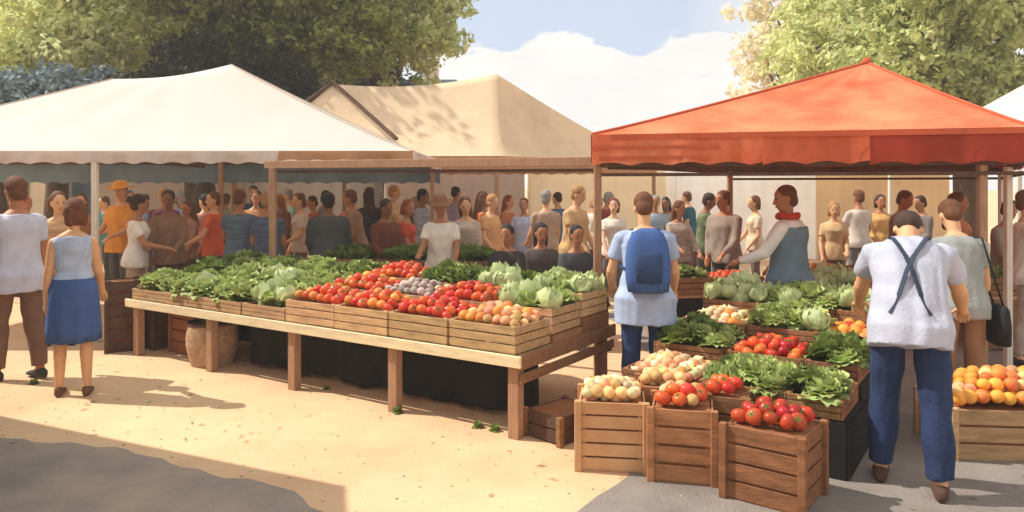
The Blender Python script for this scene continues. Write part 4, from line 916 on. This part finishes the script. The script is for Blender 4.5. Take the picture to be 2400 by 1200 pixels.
# the crowd
crowd = [
 # px, d, scale, yaw, skin, top, bottom, topkind, hair, hairkind, female, extra, label
 (135, 8.6, 1.0, 170, 0, (196, 152, 112), (110, 90, 80), "short", "brown", "bob", True, {}, "woman in a tan blouse behind the blue skirted woman"),
 (318, 9.4, .98, 200, 1, (236, 226, 212), (190, 160, 130), "short", "dark", "bun", True, dict(arms=((25, 10, 40), (30, 12, 50))), "woman in a cream white blouse picking greens at the table's left end"),
 (283, 10.8, 1.08, 190, 0, (220, 148, 62), (90, 84, 80), "short", "sand", "short", False, dict(hat=((224, 152, 60), "brim")), "man in an orange shirt and orange brimmed hat behind the cream bloused woman"),
 (397, 9.7, 1.0, 160, 3, (140, 104, 80), (92, 70, 60), "long", "dark", "short", False, {}, "man in a brown jacket beside the cream bloused woman"),
 (447, 11.2, .97, 210, 1, (160, 128, 108), (90, 70, 60), "long", "brown", "long", True, {}, "woman in a dusty brown cardigan behind the brown jacketed man"),
 (500, 11.0, 1.0, 180, 0, (214, 98, 60), (80, 70, 70), "short", "brown", "short", False, {}, "person in an orange red shirt framed by the two marquee posts"),
 (562, 9.9, 1.0, 12, 1, (102, 118, 132), (70, 72, 84), "short", "brown", "short", False, dict(hpitch=15), "man in a slate shirt, left of two alike with their backs turned"),
 (628, 9.6, 1.0, -6, 1, (88, 96, 116), (60, 62, 74), "short", "sand", "short", False, dict(hpitch=12), "man in a darker blue grey shirt beside the timber post"),
 (705, 11.6, 1.0, 180, 0, (206, 184, 170), (120, 100, 90), "short", "brown", "bob", True, {}, "woman in a pale pink top right of the timber post"),
 (770, 9.8, 1.02, 10, 3, (82, 82, 82), (52, 52, 56), "long", "black", "short", False, dict(build_=1.2), "broad man in a charcoal jacket with his back turned behind the dark greens"),
 (838, 11.2, 1.0, 170, 1, (150, 118, 98), (90, 76, 66), "short", "brown", "short", False, {}, "person in a dull brown shirt between charcoal and maroon coats"),
 (902, 9.7, 1.0, 200, 3, (108, 58, 42), (70, 50, 44), "long", "dark", "short", False, dict(build_=1.08), "shopper in a long maroon coat behind the tomatoes"),
 (948, 10.4, .96, 190, 1, (188, 72, 46), (90, 70, 60), "short", "red", "bob", True, {}, "woman in a red top peeking behind the maroon coat"),
 (1035, 9.0, .96, 165, 1, (230, 218, 200), (176, 150, 130), "short", "dark", "short", False, dict(hat=((140, 96, 64), "brim"), lean=8), "man in a white shirt and brown brimmed hat leaning over the long table"),
 (1092, 9.9, .97, 150, 0, (198, 172, 152), (170, 140, 120), "long", "brown", "long", True, {}, "woman in a beige long sleeved dress beside the brown hatted man"),
 (1150, 11.2, 1.0, 190, 0, (212, 158, 108), (120, 100, 90), "short", "sand", "short", False, {}, "man in an apricot shirt just right of the thin rear post"),
 (1228, 12.2, 1.0, 180, 1, (176, 178, 196), (100, 96, 100), "short", "brown", "short", False, {}, "small distant person in a lavender shirt below the tan tent"),
 (1280, 11.4, 1.0, 15, 0, (176, 148, 124), (110, 90, 80), "short", "grey", "short", False, {}, "grey haired person in a taupe shirt with back turned"),
 (1345, 10.6, 1.04, 175, 0, (200, 162, 112), (120, 100, 80), "short", "sand", "short", False, dict(build_=1.1), "man in a sandy ochre shirt left of the right timber post"),
 (1438, 11.4, .98, 190, 2, (222, 212, 198), (110, 100, 96), "short", "brown", "bob", True, {}, "woman in a cream top behind the backpacker's left shoulder"),
 (1590, 10.6, .98, 200, 1, (180, 162, 148), (110, 100, 96), "long", "brown", "long", True, {}, "woman in a light taupe coat right of the backpacker"),
 (1650, 11.6, 1.0, 180, 3, (110, 120, 86), (70, 70, 60), "short", "dark", "short", False, {}, "person in an olive green shirt behind the taupe jackets"),
 (1700, 9.9, 1.07, 190, 1, (148, 132, 120), (80, 76, 76), "long", "brown", "short", False, dict(build_=1.12, bag=None), "man in a brown grey jacket behind the dark skirted table"),
 (1955, 11.0, .98, 170, 0, (206, 172, 128), (120, 100, 90), "short", "sand", "bob", True, {}, "woman in a straw yellow top right of the grey blue vest"),
 (2105, 9.9, 1.0, 175, 1, (142, 106, 88), (90, 70, 60), "long", "brown", "short", False, {}, "man in a cocoa brown pullover above the man with crossed braces"),
 (2012, 12.4, 1.0, 10, 1, (206, 190, 174), (120, 110, 100), "short", "brown", "short", False, {}, "distant person in a pale beige shirt beneath the orange canopy"),
 (2245, 9.0, 1.0, 190, 1, (196, 122, 84), (130, 100, 80), "short", "brown", "long", True, {}, "woman in a terracotta top left of the right tent post"),
 (2352, 8.6, 1.0, 165, 1, (146, 128, 112), (110, 90, 80), "long", "dark", "short", False, {}, "man in a mud brown jacket between the two right hand posts"),
 (2408, 7.6, 1.0, 190, 0, (214, 200, 186), (180, 160, 140), "long", "brown", "short", False, {}, "person in a pale coat cut by the right edge"),
 (60, 12.4, 1.0, 180, 1, (150, 96, 66), (90, 70, 60), "short", "red", "short", False, {}, "distant person in a rust shirt behind the tall man at left"),
 (340, 12.6, 1.0, 180, 1, (120, 130, 140), (80, 80, 84), "short", "dark", "short", False, {}, "distant person in a dusty blue shirt behind the cream bloused woman"),
 (600, 12.8, 1.0, 170, 0, (206, 150, 110), (110, 90, 80), "short", "brown", "bob", True, {}, "distant woman in a peach top between the two blue grey shirts"),
 (735, 13.2, 1.0, 185, 1, (170, 90, 62), (90, 70, 60), "short", "dark", "short", False, {}, "distant person in a brick red shirt left of the charcoal jacket"),
 (990, 12.6, 1.0, 175, 3, (150, 150, 160), (80, 80, 84), "long", "black", "short", False, {}, "distant man in a misty grey sweater left of the brown hat"),
 (1190, 13.6, 1.0, 180, 0, (190, 120, 84), (90, 70, 60), "short", "red", "long", True, {}, "distant woman in a copper top right of the apricot shirt"),
 (1535, 12.6, 1.0, 190, 1, (150, 160, 172), (90, 90, 94), "short", "grey", "short", False, {}, "distant person in a faded blue shirt beyond the backpacker's right ear"),
 (1770, 12.2, 1.0, 170, 0, (214, 190, 160), (110, 90, 80), "short", "brown", "bob", True, {}, "distant woman in an eggshell top left of the red scarf"),
 (2160, 11.8, 1.0, 185, 1, (120, 110, 104), (80, 76, 74), "long", "dark", "short", False, {}, "distant man in an ash grey sweater right of the cocoa pullover"),
 (188, 11.4, 1.0, 170, 0, (182, 134, 96), (90, 80, 70), "short", "brown", "long", True, {}, "distant woman in a caramel top left of the marquee post"),
]
more = [("teal", (84, 124, 124)), ("mustard", (206, 160, 70)), ("plum", (110, 70, 86)), ("sky blue", (150, 176, 206)), ("dusky rose", (200, 140, 130)), ("khaki", (150, 140, 104)), ("navy", (50, 60, 92)), ("chestnut", (124, 72, 50)),
        ("mint green", (170, 196, 168)), ("steel grey", (118, 126, 134)), ("salmon", (226, 140, 112)), ("ink black", (44, 42, 48)), ("buff", (214, 188, 150)), ("forest green", (62, 88, 58)), ("lilac", (180, 168, 200)), ("ginger", (190, 110, 56)), ("denim blue", (84, 108, 144)), ("oatmeal", (216, 204, 184)), ("brick", (150, 70, 52)), ("stone grey", (160, 154, 146)),
        ("petrol blue", (52, 92, 110)), ("honey", (212, 164, 100))]
pxs = [255, 300, 375, 425, 475, 530, 590, 660, 690, 755, 812, 870, 925, 975, 1060, 1120, 1300, 1390, 1420, 1560, 1620, 2070]
gar = ["shirt", "sweater", "jacket", "blouse", "coat"]
for i, ((cn, cc_), px_) in enumerate(zip(more, pxs)):
    pl = "under the white marquee" if px_ < 960 else ("under the tan tent" if px_ < 1400 else "under the orange canopy")
    crowd.append((px_+random.uniform(-12, 12), random.uniform(11.6, 15.2), random.uniform(.96, 1.06), random.uniform(0, 360), i % 4 if i % 4 != 2 else 1, cc_, (80+i*2, 76, 74), "long" if i % 2 else "short", ["brown", "dark", "sand", "grey", "black"][i % 5], ["short", "bob", "short", "long"][i % 4], i % 4 in (1, 3), {},
                  f"distant person in a {cn} {gar[i % 5]} deep in the crowd {pl}"))
for (px, d, k, yw, skn, tpc, btc, tk, hr_, hk, fem, ex, lb) in crowd:
    kw = dict(arms=((random.uniform(0, 30), random.uniform(5, 12), random.uniform(10, 60), random.uniform(0, 20)), (random.uniform(0, 30), random.uniform(5, 12), random.uniform(10, 60), random.uniform(0, 20))),
              hpitch=random.uniform(0, 18), hyaw=random.uniform(-25, 25), legs=((4, 3), (-4, 4)))
    ex = {a: c for a, c in ex.items() if c is not None}; kw.update(ex)
    yw2 = yw if ('back' in lb or 'turned' in lb or 'slate shirt' in lb or 'darker blue' in lb or abs(yw) < 20) else yw+random.choice((-1, 1))*random.uniform(5, 85)
    k *= random.uniform(.94, 1.03)
    if len(lb) % 3 == 0: kw['top_mat'] = mat('knit_%d_%d_%d' % tpc, tpc, .9, .28, 3.5, .3, 50, stretch=(1, 1, 12))
    kw.setdefault('lean', random.choice((0, 0, 4, 10)))
    person(lb, D(px, d), yw2, k, skn, tpc, btc, tk, "trousers", hr_, hk, female=fem, vox=.02, **kw)
# seated stallholders in dark clothes
for px, d, yw, c, lb, hk in ((1190, 8.9, 160, (62, 56, 54), "seated vendor in black clothes behind the pale cabbages", "short"), (1268, 9.2, 190, (88, 76, 72), "seated vendor in a dark brown sweater, middle of the dark trio", "long"), (1350, 8.7, 200, (70, 72, 76), "seated vendor in charcoal grey beside the right timber post", "short")):
    p = D(px, d)
    person(lb, p, yw, 1.0, 1, c, (50, 48, 50), "long", "trousers", "black", hk, sit=True, hpitch=12, arms=((25, 8, 45, 10), (25, 8, 45, 10)), vox=.018)
    t = thing("stool", "wooden stool under the "+lb.split(",")[0].replace("seated ", ""), "stool", p, .3)
    b = MB(); b.rings([[Vector((r*math.cos(2*PI*i/20), r*math.sin(2*PI*i/20), z)) for i in range(20)] for z, r in ((.40, .14), (.405, .16), (.43, .16), (.437, .15))]); b.build("seat", M_wood2, t)
    for a in range(4):
        b = MB(); q = PI/4+a*PI/2; b.tube([(.12*math.cos(q), .12*math.sin(q), .40), (.16*math.cos(q), .16*math.sin(q), 0)], [.016, .014], 8); b.build("leg", M_wood2, t)

# ------------------------------------------------------------------ air
hz = MB(); hz.box((0, 26, 7.0), (42, 34, 8.0)); ho = hz.build("haze", None); tag(ho, kind="stuff")
hm = bpy.data.materials.new("haze"); hm.use_nodes = True; n = hm.node_tree.nodes; n.clear()
o_ = n.new("ShaderNodeOutputMaterial"); v_ = n.new("ShaderNodeVolumePrincipled"); v_.inputs["Color"].default_value = (1, .95, .88, 1); v_.inputs["Density"].default_value = .0035; v_.inputs["Anisotropy"].default_value = .2
hm.node_tree.links.new(v_.outputs[0], o_.inputs["Volume"]); ho.data.materials.append(hm)
